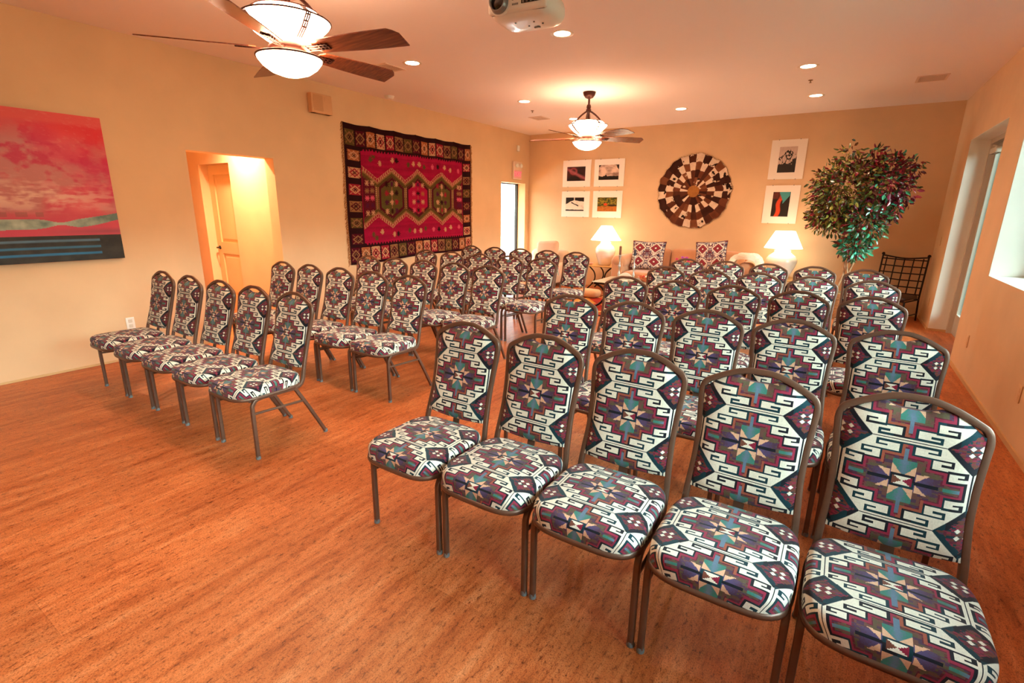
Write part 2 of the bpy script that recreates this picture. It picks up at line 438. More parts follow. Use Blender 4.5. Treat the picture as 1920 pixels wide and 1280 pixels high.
def fabric(U, V):
    """woven medallion cloth; U, V in millimetres from a star centre -> linear colours"""
    U = np.asarray(U, float); V = np.asarray(V, float)
    A = np.abs(((U + 162) % 324) - 162); b = np.abs(((V + 121) % 242) - 121); w = 121 - b
    sgn = np.where(((U + 162) % 324) - 162 < 0, -1, 1)
    blk = hash2(np.floor(U / 14), np.floor(V / 9), 3); blk2 = hash2(np.floor(U / 9), np.floor(V / 4), 5); fine = hash2(np.floor(U / 3), np.floor(V / 3), 9)
    out = np.zeros(U.shape + (3,))
    def put(mask, c): out[mask] = c
    dark = np.where((hash2(np.floor(U / 40), np.floor(V / 60), 8) > .55)[..., None], PAL['teal'], PAL['navy'])
    # ground of the hexagon
    g = np.where((blk > .55)[..., None], PAL['brown'], PAL['olive']); g = np.where((blk < .2)[..., None], PAL['plum'], g); out[:] = g
    m = (A < 31) & (b > 18) & (b < 62); out[m] = mixc(PAL['steel'] * np.ones_like(out), PAL['green'] * np.ones_like(out), (A - 2) / 16 + (fine - .5) * .9)[m]
    m = (b < 24) & (A > 31) & (A < 76); out[m] = mixc(PAL['purple'] * np.ones_like(out), PAL['plum'] * np.ones_like(out), (A - 44) / 40 + (fine - .5) * .8)[m]
    put((b < 24) & (A >= 76) & (A < 100) & (blk2 > .4), PAL['plum'])
    put((b < 4) & (A > 31) & (A < 88), PAL['navy'])
    # stepped outlines round the hooks
    d = np.full(U.shape, 1e3)
    hk = ((19, 13), (66, 42), (108, 71))
    for h, w0 in hk:
        d = np.minimum(d, np.maximum.reduce([h - A, w0 - w, w - (w0 + 23), np.zeros_like(A)]))
    d = np.minimum(d, np.maximum(w - 6, 0)); d = np.minimum(d, np.maximum(151 - A, 0))
    red = np.where((((sgn > 0) ^ (V > 0)) & (A < 60))[..., None], PAL['rust'], PAL['dkred'])
    m = (d >= 5.5) & (d < 13); out[m] = red[m]
    m = (d >= 13) & (d < 17) & (blk2 > .35); out[m] = PAL['maroon']
    m = (d < 5.5); out[m] = dark[m]
    put((A < 5.5) & (w > 24) & (w < 74), PAL['steel'])
    m = (b < 5) & (A > 98) & (A < 138); out[m] = mixc(PAL['green'] * np.ones_like(out), PAL['steel'] * np.ones_like(out), (A - 115) / 20)[m]
    # star
    m = (A < 31) & (b < 20); out[m] = dark[m]
    put((A < 24) & (b < 13), PAL['white'])
    tri = (A < 24) & (b < 13) & (A * 13 > b * 24)
    put(tri & (sgn < 0), PAL['choc']); put(tri & (sgn > 0), PAL['crimson'])
    put((b >= 20) & (b < 51) & (A <= 31) & (A >= 4 + (b - 20) * .9), PAL['peach'])
    put((A >= 32.5) & (A < 64) & (b <= 27 + (A - 33) * .1) & (b >= 4 + (A - 33) * .84), PAL['peach'])
    # hooks
    D = np.minimum(90 + w, 160)
    put((w > 2) & (w < 6) & (A < D), PAL['white'])
    put((w >= 6) & (w < 97) & (A >= 81) & (A < D) & (A > w + 45), PAL['white'])
    put((A >= 152) & (A < 160) & (w > 62), PAL['white'])
    cols = ((50, 72, 81), (86, 107, 116), (127, 143, 152))
    for (h, w0), (ret, c0, c1) in zip(hk, cols):
        yy = w - w0
        m = (yy >= -7) & (yy < 0) & (A >= h - 5) & (A <= c1); out[m] = dark[m]
        put((yy >= 0) & (yy < 23) & (A >= h) & (A < D), PAL['white'])
        m = (yy >= 0) & (yy < 13) & (A >= c0) & (A <= c1); out[m] = dark[m]
        m = (yy >= 7) & (yy < 13) & (A >= ret) & (A <= c1); out[m] = dark[m]
    m = (w >= 94) & (w < 100) & (A > 103) & (A < 152); out[m] = dark[m]
    # side triangles
    e = A - D
    s = (e >= 0)
    q = np.where((blk2 > .74)[..., None], PAL['dkred'] * .8, np.where((blk2 > .42)[..., None], PAL['choc'] * .75, np.where((blk2 > .22)[..., None], PAL['maroon'], np.where((blk > .5)[..., None], PAL['plum'], PAL['teal']))))
    m = s & (w < 72); out[m] = q[m]
    jag = 13 + 9 * hash2(np.floor(V / 7), np.floor(U / 400), 4) + np.where(np.abs(w) < 5, -6, 4)
    m = s & (e < jag) & (w < 75); out[m] = dark[m]
    put(s & (w >= 75), PAL['navy'])
    put(s & (np.abs(A - 150) / 8 + np.abs(w - 10) / 8.5 < 1), PAL['white'])
    put((w <= 2) & (A < D + 2), PAL['navy'])
    out *= (.93 + .14 * fine)[..., None]
    return out

# ------------------------------------------------------------------ chair
SQ = []
for k in range(4):
    for a in (15, 45, 75):
        t = math.radians(a + 90 * k); cx, cy = [(1, 1), (-1, 1), (-1, -1), (1, -1)][k]
        SQ.append((cx * .0062 + .0045 * math.cos(t), cy * .0062 + .0045 * math.sin(t)))
HZ = [.40, .46, .52, .60, .70, .79, .84, .88, .94]
HYv = [.352, .366, .384, .408, .435, .456, .465, .471, .476]
HXv = [.184, .182, .178, .174, .177, .184, .186, .186, .186]
def hoop_y(z): return np.interp(z, HZ, HYv)
def hoop_x(z): return np.interp(z, HZ, HXv)

def lattice(m, P, inside, cols):
    """adds the quads of a point lattice that lie inside an outline (outside points are already clamped to it)"""
    n0, m0 = P.shape[:2]; idx = np.arange(n0 * m0).reshape(n0, m0)
    a, b, c, d = idx[:-1, :-1], idx[1:, :-1], idx[1:, 1:], idx[:-1, 1:]
    keep = inside[:-1, :-1] | inside[1:, :-1] | inside[1:, 1:] | inside[:-1, 1:]
    F = np.stack([a[keep], b[keep], c[keep], d[keep]], 1)
    used = np.unique(F); remap = np.full(n0 * m0, -1); remap[used] = np.arange(len(used))
    m.add(P.reshape(-1, 3)[used], remap[F].tolist(), cols[keep], True)

def pad_top(x):
    return np.interp(np.abs(x) / .168, [0, .2, .42, .62, .85, 1], [.889, .890, .903, .898, .872, .848])
def pad_shape(X, Z):
    hw = hoop_x(Z) - .0095
    S = X / hw; zb = .470 + .010 * S ** 2; T = (Z - zb) / (pad_top(X) - zb)
    fade = np.clip(1 - np.abs(S) ** 6, 0, 1) * np.clip(1 - np.abs(2 * T - 1) ** 10, 0, 1)
    Yf = hoop_y(Z) - .012 - .026 * fade + .010 * np.clip((Z - .85) / .05, 0, 1)
    Yb = hoop_y(Z) + .010 + .004 * fade
    return Yf, Yb

def pad_mesh():
    m = MB()
    for front, step in ((True, .0025), (False, .005)):
        xs = np.arange(-.180, .1801, step); zs = np.arange(.466, .912, step)
        X, Z = np.meshgrid(xs, zs, indexing='ij')
        col = fabric((X[:-1, :-1] + step / 2) * 1000, (Z[:-1, :-1] + step / 2 - .681) * 1000)
        hw = hoop_x(Z) - .0095; zt = pad_top(X); zb = .470 + .010 * (X / hw) ** 2
        inside = (np.abs(X) < hw) & (Z < zt) & (Z > zb)
        Xc = np.clip(X, -hw, hw); Zc = np.clip(Z, zb, pad_top(Xc))
        Yf, Yb = pad_shape(Xc, Zc)
        P = np.stack([Xc, Yf if front else Yb, Zc], -1)
        if not front: P = P[::-1]; col = col[::-1]; inside = inside[::-1]
        lattice(m, P, inside, col)
    out = [(x, pad_top(x)) for x in np.linspace(-.164, .164, 40)]
    out += [(hoop_x(z) - .0095, z) for z in np.linspace(.846, .482, 30)]
    out += [(x, .470 + .010 * (x / .17) ** 2) for x in np.linspace(.170, -.170, 30)]
    out += [(-(hoop_x(z) - .0095), z) for z in np.linspace(.482, .846, 30)]
    out = np.array(out + out[:1]); Yf, Yb = pad_shape(out[:, 0], out[:, 1])
    A_ = np.stack([out[:, 0], Yf, out[:, 1]], -1); B_ = np.stack([out[:, 0], Yb, out[:, 1]], -1)
    m.grid(np.stack([B_, A_], 1), np.tile(PAL['maroon'] * .7, (len(out) - 1, 1, 1)), False)
    return m

def seat_mesh():
    step = .0027; rl = .030; drop = .034; ext = rl * PI / 2 + drop
    us = np.arange(-.266, .2661, step); vs_ = np.arange(-.280, .2801, step)
    U, V = np.meshgrid(us, vs_, indexing='ij')
    th = np.arctan2(V, U); ex = 4.2
    rad = (np.abs(np.cos(th)) ** ex + np.abs(np.sin(th)) ** ex) ** (-1 / ex)
    # superellipse radius along the true direction
    ax, ay = .209, .222
    Lb = (np.abs(np.cos(th) / ax) ** ex + np.abs(np.sin(th) / ay) ** ex) ** (-1 / ex)
    L_ = np.hypot(U, V); over = L_ - (Lb - rl)
    inside = over < ext
    e = np.clip(over, 0, ext); Ltop = np.minimum(L_, Lb - rl)
    ang = np.minimum(e, rl * PI / 2) / rl; down = np.maximum(e - rl * PI / 2, 0)
    dx, dy_ = np.cos(th), np.sin(th)
    q = Ltop / (Lb - rl)
    X = dx * (Ltop + rl * np.sin(ang)); Y = dy_ * (Ltop + rl * np.sin(ang))
    Z = .452 + .013 * (1 - q ** 2.5) - rl * (1 - np.cos(ang)) - down
    P = np.stack([X, Y + .145, Z], -1)
    col = fabric((U[:-1, :-1] + step / 2) * 1000, (V[:-1, :-1] + step / 2 - .014) * 1000 * 242 / 228.)
    m = MB(); lattice(m, P, inside, col)
    t = np.linspace(0, 2 * PI, 73)[:-1]; Lr = (np.abs(np.cos(t) / ax) ** ex + np.abs(np.sin(t) / ay) ** ex) ** (-1 / ex)
    ring = [(l * math.cos(a), l * math.sin(a) + .145, .392) for a, l in zip(t, Lr)]
    m.add(ring, [tuple(range(72))[::-1]], PAL['navy'])
    return m

def seat_ring(z0, z1, grow, inset):
    n = 64; P = []
    for i in range(n):
        th = 2 * PI * i / n; ex = 4.2
        l = (abs(math.cos(th) / .209) ** ex + abs(math.sin(th) / .222) ** ex) ** (-1 / ex); P.append((math.cos(th), math.sin(th), l))
    rows = []
    for g_, z in ((inset, z1), (grow, z1), (grow + .002, (z0 + z1) / 2), (grow, z0), (inset, z0)):
        rows.append([(dx * (l + g_), dy_ * (l + g_) + .145, z) for dx, dy_, l in P])
    m = MB(); m.grid(np.array(rows + rows[:1]), None, True, closev=True)
    m.add(rows[-1], [tuple(range(n))]); m.add(rows[0], [tuple(range(n))[::-1]])
    return m

def make_chair():
    t = thing('banquet_chair', '', 'chair')
    seat_mesh().build('seat', M_fab, t)
    bk = pad_mesh().build('backrest', M_fab, t)
    MB().box((-.018, .352, .372), (.018, .358, .40)).add(
        [(-.018, .352, .40), (.018, .352, .40), (.018, .358, .40), (-.018, .358, .40), (-.018, .378, .50), (.018, .378, .50), (.018, .384, .50), (-.018, .384, .50)],
        [(0, 1, 5, 4), (1, 2, 6, 5), (2, 3, 7, 6), (3, 0, 4, 7), (4, 5, 6, 7)]).build('back_strut', M_frame, t)
    seat_ring(.372, .392, .004, -.03).build('seat_frame', M_frame, t)
    half = [(.199, .07, .376), (.197, .20, .372), (.194, .29, .370), (.189, .328, .378), (.185, .352, .405), (.182, .366, .46), (.178, .384, .52), (.174, .408, .60), (.177, .435, .70), (.184, .456, .79), (.186, .464, .832),
            (.177, .4675, .862), (.152, .469, .880), (.10, .472, .907), (.045, .4745, .925)]
    path = half + [(0, .475, .927)] + [(-x, y, z) for x, y, z in half[::-1]]
    MB().tube(spline(path, 5), prof=[(a * 1.02, b_ * 1.02) for a, b_ in SQ], up=(1, 0, 0)).build('back_frame', M_frame, t)
    for s in (-1, 1):
        fl = spline([(s * .2, 0, .014), (s * .2, 0, .15), (s * .2, 0, .31), (s * .2, .006, .345), (s * .1995, .03, .370), (s * .199, .07, .376)], 5)
        a = MB().tube(fl, prof=[(p_ * 1.02, q_ * 1.02) for p_, q_ in SQ], up=(1, 0, 0)).build('leg', M_frame, t)
        MB().lathe([(.0135, 0), (.0145, .004), (.0125, .02)], (s * .2, 0, 0), 14).build('foot_cap', M_cap, a)
        a = MB().tube([(s * .192, .285, .368), (s * .2, .36, .23), (s * .198, .472, .014)], prof=SQ, up=(1, 0, 0)).build('leg', M_frame, t)
        MB().lathe([(.0135, 0), (.0145, .004), (.0125, .02)], (s * .1985, .476, 0), 14).build('foot_cap', M_cap, a)
        MB().tube([(s * .2, .008, .288), (s * .199, .338, .272)], prof=[(p_ * .62, q_ * .62) for p_, q_ in SQ], up=(0, 0, 1)).build('stretcher', M_frame, t)
    return t

rows = {}                                       # x of the middle chair, pitch, y of the front feet
for k, xm, pt_, y in (('L1', -3.88, .461, 1.452), ('L2', -3.886, .448, 2.549), ('L3', -3.79, .437, 3.58), ('L4', -3.832, .457, 4.657), ('L5', -3.904, .452, 5.745),
                      ('R1', -.612, .4375, 1.42), ('R2', -.578, .437, 2.483), ('R3', -.637, .437, 3.65), ('R4', -.6, .437, 4.712), ('R5', -.638, .445, 5.745)):
    rows[k] = [(xm + (i - 2) * pt_, y + random.uniform(-.004, .004)) for i in range(5)]
ordn = ['first', 'second', 'third', 'fourth', 'fifth']
rown = {'1': 'front row', '2': 'second row', '3': 'third row', '4': 'fourth row', '5': 'back row'}
chair0 = make_chair(); used = False
for k, v in rows.items():
    for i, (x, y) in enumerate(v):
        blk = 'left' if k[0] == 'L' else 'right'
        lab = 'medallion-cloth banquet chair, %s of the %s-hand block, %s chair counted from the left' % (rown[k[1]], blk, ordn[i])
        rz = math.radians(random.uniform(-.3, .3))
        grp = 'banquet chairs in the %s block' % blk
        if not used:
            chair0.location = (x, y, 0); chair0.rotation_euler = (0, 0, rz); chair0['label'] = lab; chair0['group'] = grp; used = True
        else:
            dup(chair0, (x, y, 0), rz, lab, grp)
#PART2
# ------------------------------------------------------------------ lamp values
SKY = 10.5; P_SPOT = 34; WARM = (1., .57, .34); EXPO = 1.5
SPOTS = [(-2.334, 4.34), (-4.125, 4.33), (-4.1, 6.56), (-2.328, 8.165), (-.576, 6.55), (-.577, 8.137), (-4.11, 8.16), (-.578, 4.34), (-4.12, 2.1), (-2.33, .3)]  # last three are added out of view to brighten the front
FANS = [(-3.045, 2.113), (-3.057, 6.49)]
M_bulb = mat('lit_diffuser', '#fff4e2', rough=.6, emit=(1., .78, .5), estr=14)
M_bowl = mat('lit_bowl_glass', '#fff0d8', rough=.4, emit=(1., .60, .36), estr=16)
M_bowl2 = mat('lit_lower_bowl_glass', '#fff0d8', rough=.4, emit=(1., .60, .36), estr=13)
M_cover = mat('frosted_cover', '#f2e2cc', rough=.5, emit=(1., .60, .36), estr=1.)
M_shade = mat('lit_lamp_shade', '#fff2dc', rough=.8, emit=(1., .84, .6), estr=1.7)
M_bronze = mat('oiled_bronze', '#46221a', rough=.42, metal=.55, vary=(40, .12))
M_blade = wood_material('walnut_blade', '#642e1a', '#8e4a2a', .27)

# ------------------------------------------------------------------ ceiling: downlights, fans, projector, vents
dl_lab = ['recessed ceiling downlight just right of the projector', 'recessed ceiling downlight beside the blade tip of the near fan', 'recessed ceiling downlight left of the far fan, nearer the projector',
          'recessed ceiling downlight above the round hide rug', 'recessed ceiling downlight at right, nearer of the two by the sprinkler', 'recessed ceiling downlight above the potted tree, by the back wall',
          'recessed ceiling downlight behind the far fan stem', 'added downlight brightening the front, over the right-hand third row, out of view above', 'added downlight brightening the front, over the left-hand second row, out of view above', 'added downlight brightening the front, straight over the open floor, out of view']
d0 = None
for (x, y), lb in zip(SPOTS, dl_lab):
    if d0 is None:
        d0 = thing('downlight', lb, 'ceiling light', (x, y, H), 0, 'recessed downlights')
        MB().lathe([(.072, -.002), (.098, -.006), (.102, -.0005)], n=36, capb=False, capt=False).lathe([(.072, -.0005), (.072, -.002)], n=36, capb=False, capt=False).build('trim_ring', mat('white_trim', '#f3e9dc', rough=.5), d0)
        MB().lathe([(.0, -.004), (.05, -.0035), (.0725, -.0012)], n=36, capb=False, capt=False).build('diffuser', M_bulb, d0)
    else:
        dup(d0, (x, y, H), 0, lb)

def fan(loc, base_deg, lab):
    t = thing('ceiling_fan', lab, 'ceiling fan', loc, 0, 'ceiling fans with bowl lights')       # loc at the ceiling; z below is negative
    MB().lathe([(.012, -.085), (.05, -.07), (.074, -.04), (.083, -.012), (.083, -.0005)], n=32).build('canopy', M_bronze, t)
    MB().lathe([(.013, -.2), (.013, -.08)], n=16).lathe([(.012, -.215), (.026, -.20), (.03, -.18), (.024, -.155), (.012, -.145)], n=20).lathe([(.02, -.25), (.034, -.235), (.034, -.21), (.016, -.20)], n=20).lathe([(.011, -.56), (.011, -.24)], n=12).build('downrod', M_bronze, t)
    for k in range(4):
        a = math.radians(base_deg + 25 + 90 * k); c, s = math.cos(a), math.sin(a)
        pth = spline([(.018, -.23), (.045, -.245), (.10, -.285), (.15, -.335), (.182, -.385), (.192, -.41)], 5)
        pr = [(r * c, r * s, z) for r, z in pth]
        MB().tube(pr, .011, n=8).build('scroll_arm', M_bronze, t)
    # upper bowl: open at the top
    prof = [(.07, -.525), (.13, -.515), (.19, -.475), (.245, -.42), (.255, -.405), (.235, -.395), (.205, -.375), (.190, -.362)]
    MB().lathe(prof, n=44, capb=True, capt=False).build('upper_bowl', M_bowl, t)
    MB().lathe([(.189, -.3625), (.15, -.352), (.0, -.346)], n=40, capb=False, capt=False).build('bowl_cover', M_cover, t)
    rim = MB()
    for k in range(4):
        a = math.radians(base_deg + 70 + 90 * k)
        for off in (-.05, 0., .05):
            pth = [(r + .003, z) for r, z in prof[1:]]
            rim.tube([(r * math.cos(a + off * .25 / max(r, .1)), r * math.sin(a + off * .25 / max(r, .1)), z) for r, z in pth], .004, n=6)
        for r, z in ((.245, -.417), (.22, -.447), (.19, -.473)):
            rim.tube([((r + .004) * math.cos(a + o), (r + .004) * math.sin(a + o), z) for o in (-.055, 0, .055)], .005, n=6)
    for r, z, q in ((.257, -.405, .005), (.191, -.361, .005)):
        rim.tube([(r * math.cos(2 * PI * i / 48), r * math.sin(2 * PI * i / 48), z) for i in range(49)], q, n=6)
    rim.build('bowl_frame', M_bronze, t)
    MB().lathe([(.06, -.605), (.105, -.595), (.118, -.575), (.118, -.555), (.10, -.535), (.072, -.526)], n=36).build('motor_housing', M_bronze, t)
    for k in range(5):
        a = math.radians(base_deg + 72 * k); R = Matrix.Rotation(a, 4, 'Z') @ Matrix.Translation((0, 0, -.560)) @ Matrix.Rotation(math.radians(-14), 4, 'X')
        n = 22; rows_ = []
        for i in range(n + 1):
            q = i / n; r = .19 + .61 * q
            w = .060 + .026 * math.sin(min(q * 1.25, 1) * PI / 2)
            y0, y1 = -w, w
            if q > .93: y0 = -w + (q - .93) / .07 * .055
            if i == 0: y0, y1 = -.035, .035
            rows_.append([(r, y0, .003), (r, y1, .003), (r, y1, -.003), (r, y0, -.003)])
        b_ = MB().grid(np.array(rows_), None, False, flip=False, closev=True); b_.add(rows_[0], [(0, 1, 2, 3)]); b_.add(rows_[-1], [(3, 2, 1, 0)])
        b_.xform(R); bl = b_.build('blade', M_blade, t)
        k_ = MB()
        for yy in (-.022, 0, .022): k_.box((.10, yy - .004, -.012), (.30, yy + .004, -.004))
        for xx in (.235, .262, .29): k_.box((xx - .004, -.03, -.012), (xx + .004, .03, -.004))
        k_.box((.085, -.028, -.014), (.15, .028, -.003))
        k_.xform(R); k_.build('blade_bracket', M_bronze, bl)
    lb = [(.0, -.715), (.06, -.709), (.115, -.69), (.16, -.658), (.186, -.625), (.190, -.612)]
    MB().lathe(lb, n=44, capb=False, capt=False).build('lower_bowl', M_bowl2, t)
    g = MB().tube([(.193 * math.cos(2 * PI * i / 48), .193 * math.sin(2 * PI * i / 48), -.61) for i in range(49)], .006, n=6)
    for k in range(3):
        a = math.radians(base_deg + 40 + 120 * k); g.tube([(.09 * math.cos(a), .09 * math.sin(a), -.598), (.193 * math.cos(a), .193 * math.sin(a), -.61)], .005, n=6)
    g.build('lower_rim', M_bronze, t)
    MB().tube([(.06, -.10, -.60), (.062, -.105, -.66)], .0022, n=6).lathe([(.002, 0), (.005, .006), (.002, .02)], (.062, -.105, -.68), 8).build('pull_chain', M_bronze, t)
    return t
fan((FANS[0][0], FANS[0][1], H), 14, 'bronze ceiling fan with two lit bowls and dark wood blades, close overhead at left')
fan((FANS[1][0], FANS[1][1], H), -98, 'bronze ceiling fan with two lit bowls hanging near the back wall')

# projector (hung upside down from a short mount)
PX, PY, PZ = -1.685, 2.72, 2.565
pt = thing('projector', 'white video projector hanging from the ceiling, lens facing the room front', 'projector', (PX, PY, PZ), math.radians(7)); pt.scale = (.88, .88, .88)
M_pw = mat('projector_shell', '#e9e4dc', rough=.32, coat=.2); M_pd = mat('projector_dark', '#100f12', rough=.25); M_pm = mat('lens_ring_grey', '#8d8a88', rough=.3, metal=.6)
P = []
for i in range(13):
    q = i / 12; th = -PI / 2 + q * PI
    rr = max(math.cos(th), .03) ** .25
    z = .078 * math.copysign(abs(math.sin(th)) ** .9, math.sin(th))
    row = []
    for j in range(40):
        a = 2 * PI * j / 40; e = 5
        R_ = (abs(math.cos(a)) ** e + abs(math.sin(a)) ** e) ** (-1 / e)
        row.append((R_ * math.cos(a) * .215 * rr, R_ * math.sin(a) * .17 * rr, z))
    P.append(row)
body = MB().grid(np.array(P), None, True, flip=True, closev=True); body.add(P[0], [tuple(range(40))[::-1]]); body.add(P[-1], [tuple(range(40))])
body.build('body', M_pw, pt)
fp = MB().rbox((-.20, -.178, -.055), (.20, -.13, .06), .02); fp.build('front_panel', M_pw, pt)
g = MB().box((.035, -.182, -.02), (.165, -.176, .056))
g.build('vent_recess', M_pd, pt)
g = MB()
for i in range(5): g.box((.045 + i * .026, -.186, -.018), (.052 + i * .026, -.181, .054))
g.build('vent_slats', M_pm, pt)
RX = Matrix.Translation((-.115, -.17, .002)) @ Matrix.Rotation(PI / 2, 4, 'X')
lr = MB().lathe([(.062, -.005), (.062, .012), (.054, .05), (.048, .052), (.046, .03)], n=36, capb=False, capt=False).xform(RX).build('lens_barrel', M_pm, pt)
MB().lathe([(.0, .034), (.03, .031), (.046, .026)], n=32, capb=False, capt=False).xform(RX).build('lens', mat('lens_glass', '#0b0710', rough=.04, coat=1.), lr)
MB().lathe([(.068, -.01), (.072, .0), (.066, .013), (.062, .012)], n=36, capb=False, capt=False).xform(RX).build('lens_collar', M_pw, pt)
b_ = MB(); b_.rbox((-.03, -.1815, .005), (-.015, -.177, .03), .004).rbox((-.028, -.1815, .04), (-.018, -.177, .05), .003); b_.build('sensor_window', M_pd, pt)
b_ = MB()
for i in range(4): b_.box((-.028 + i * .011, -.1805, -.022), (-.020 + i * .011, -.178, -.012))
b_.build('small_lettering', M_pm, pt)
b_ = MB()
for x, y in ((-.06, -.06), (.0, .02), (.05, .05), (.1, .01), (.06, -.04)): b_.lathe([(.006, -.004), (.006, .004)], (x, y, -.079), 10)
b_.box((.02, .055, -.082), (.06, .07, -.075)); b_.build('button_panel', M_pd, pt)
MB().lathe([(.03, .075), (.03, (H - PZ) / .88 - .02), (.07, (H - PZ) / .88 - .015), (.07, (H - PZ) / .88 - .0005)], n=24).build('ceiling_mount', M_white, pt)
MB().tube(spline([(-.1, .02, .06), (-.13, .03, .15), (-.1, .05, .28), (-.06, .03, (H - PZ) / .88 - .002)], 6), .005, n=8).build('cable', M_pd, pt)

# ceiling grilles, detector, sprinklers
M_vent = mat('painted_grille', '#e6d0bf', rough=.6)
def vent(name, lab, x0, y0, x1, y1, n=9):
    t = thing(name, lab, 'air vent', ((x0 + x1) / 2, (y0 + y1) / 2, H), 0, 'ceiling air vents')
    hx, hy = (x1 - x0) / 2, (y1 - y0) / 2
    w = .022
    MB().box((-hx, -hy, -.008), (hx, -hy + w, -.0003)).box((-hx, hy - w, -.008), (hx, hy, -.0003)).box((-hx, -hy + w, -.008), (-hx + w, hy - w, -.0003)).box((hx - w, -hy + w, -.008), (hx, hy - w, -.0003)).build('frame', M_vent, t)
    MB().box((-hx + w, -hy + w, -.0016), (hx - w, hy - w, -.0003)).build('backing', mat('vent_dark', '#a58672', rough=.8), t)
    b_ = MB()
    for i in range(n):
        yy = -hy + w + (i + .5) * (2 * hy - 2 * w) / n
        b_.box((-hx + w, yy - .005, -.006), (hx - w, yy + .004, -.0022))
    b_.build('slats', M_vent, t)
vent('ceiling_vent', 'slatted ceiling vent left of the far fan', -4.70, 7.65, -4.45, 7.95)
vent('ceiling_vent', 'slatted ceiling vent near the right wall', .43, 7.61, .715, 7.92)
vent('ceiling_vent', 'slatted ceiling vent partly behind the near fan blade', -4.56, 4.17, -4.36, 4.47)
tag(MB().lathe([(.03, -.04), (.05, -.035), (.062, -.02), (.066, -.0004)], (-5.54, 5.34, H), 24).build('smoke_detector', M_white), 'small round smoke detector on the ceiling by the left wall', 'smoke detector')
for (x, y), lb in (((-.589, 7.206), 'tiny sprinkler head between the two right-hand downlights'), ((-4.35, 7.2), 'tiny sprinkler head beside the ceiling vent left of the far fan')):
    t = MB().lathe([(.014, -.03), (.016, -.028), (.005, -.024), (.006, -.008), (.022, -.006), (.026, -.0)], (x, y, H), 14).build('ceiling_sprinkler', mat('brass_sprinkler', '#8a6a4a', rough=.4, metal=.6)); tag(t, lb, 'sprinkler', 'ceiling sprinklers')

# ------------------------------------------------------------------ left wall
# large painting on a deep canvas
y0, y1, z0, z1 = .12, 1.985, .990, 2.217
n, m = 400, 262
Yg, Zg = np.meshgrid(np.linspace(y0, y1, n + 1), np.linspace(z0, z1, m + 1), indexing='ij')
Yc = (Yg[:-1, :-1] + Yg[1:, 1:]) / 2; Zc = (Zg[:-1, :-1] + Zg[1:, 1:]) / 2
h = (Zc - z0) / (z1 - z0); q = y1 - Yc                                     # h: height 0..1, q: metres from right edge
n1 = fbm(Yc * 4 + 9, Zc * 4.4, 1, 5); n2 = fbm(Yc * 11, Zc * 13, 5, 5); n3 = fbm(Yc * 9 + 7, Zc * 46, 9, 4); n4 = fbm(Yc * 3 + 3, Zc * 3.5, 14, 5); n5 = fbm(Yc * 30 + Zc * 24, Zc * 60, 23, 3)
O = np.ones(Yc.shape + (1,))
C = mixc(L('#c4305a') * O, L('#d86674') * O, (n1 - .38) * 3.2)
C = mixc(C, L('#b8807e') * O, np.clip((n4 - .47) * 6, 0, 1) * .8 * (h > .3)); C = mixc(C, L('#bf1052') * O, np.clip((n2 - .50) * 6, 0, 1) * np.clip((h - .38) * 6, 0, 1) * .85)
C = mixc(C, L('#e0b8ac') * O, 1.15 * np.clip((n2 * .6 + n3 * .5 - .48) * 5, 0, 1) * np.exp(-((h - .45) / .10) ** 2) * np.clip(.3 + q * 1.3, 0, 1))
C = mixc(C, L('#dd2838') * O, np.clip((h - .80) / .10, 0, 1) * np.clip(.25 + n1 * .9, 0, 1)); C = mixc(C, L('#d8142c') * O, np.clip((h - .66) * 5, 0, 1) * np.clip(1.15 - q * 2.4, 0, 1) * .9); C = mixc(C, L('#dc5450') * O, np.clip((h - .92 - .02 * (n1 - .5)) / .025, 0, 1) * .75)
C = mixc(C, L('#e08a84') * O, np.clip((n5 - .62) * 4, 0, 1) * .25)
lowmix = np.clip((.36 - h) / .04, 0, 1); C = mixc(C, L('#c8485e') * O, lowmix * .8); C = mixc(C, L('#8a4658') * O, np.clip(1 - np.abs(h - .205) / .03, 0, 1) * np.clip(1.2 - q * 2, 0, 1) * .8)
cen = .262 + .05 * np.clip(1 - q / .32, 0, 1) ** 1.3 + .012 * (n1 - .5)    # pale green river
wd = .036 - .012 * np.clip(1 - q / .45, 0, 1)
band = np.abs(h - cen) < wd * (1 - .75 * np.exp(-((q - .42) / .1) ** 2)); C[band] = mixc(L('#b8c8b8') * O, L('#5f7a74') * O, n2 * 1.8 - .5 + .8 * np.clip(1 - q / .3, 0, 1))[band]
sq = (np.abs(h - .325) < .016) & (np.mod(q * 8, 1) < .6) & (q > .52); C[sq] = (C * .55 + L('#7a5a50') * .45)[sq]
dk = h < .178; D_ = mixc(L('#1b1815') * O, L('#3a352c') * O, n2 * 1.6 - .4)
for cz, c_ in ((.145, '#5a8098'), (.098, '#2f7498'), (.052, '#1d7cb0')):
    D_ = mixc(D_, L(c_) * O, np.clip(1 - (np.abs(h - cz - .006 * (n1 - .5)) / .011) ** 2, 0, 1) * (q > .17) * (.55 + n3 * .6))
C[dk] = D_[dk]
px = XL + .045
pm = MB(); P = np.stack([np.full(Yg.shape, px), Yg, Zg], -1); pm.grid(P, C, False)
pm.box((XL + .0001, y0, z0), (px - .0005, y1, z1), tuple(L('#8a2a30')))
tag(pm.build('hanging_painting', mat('canvas_paint', attr=True, rough=.55, bump=(160, .25))), 'large abstract painting in red and pink over a dark blue-striped base, unframed', 'painting')

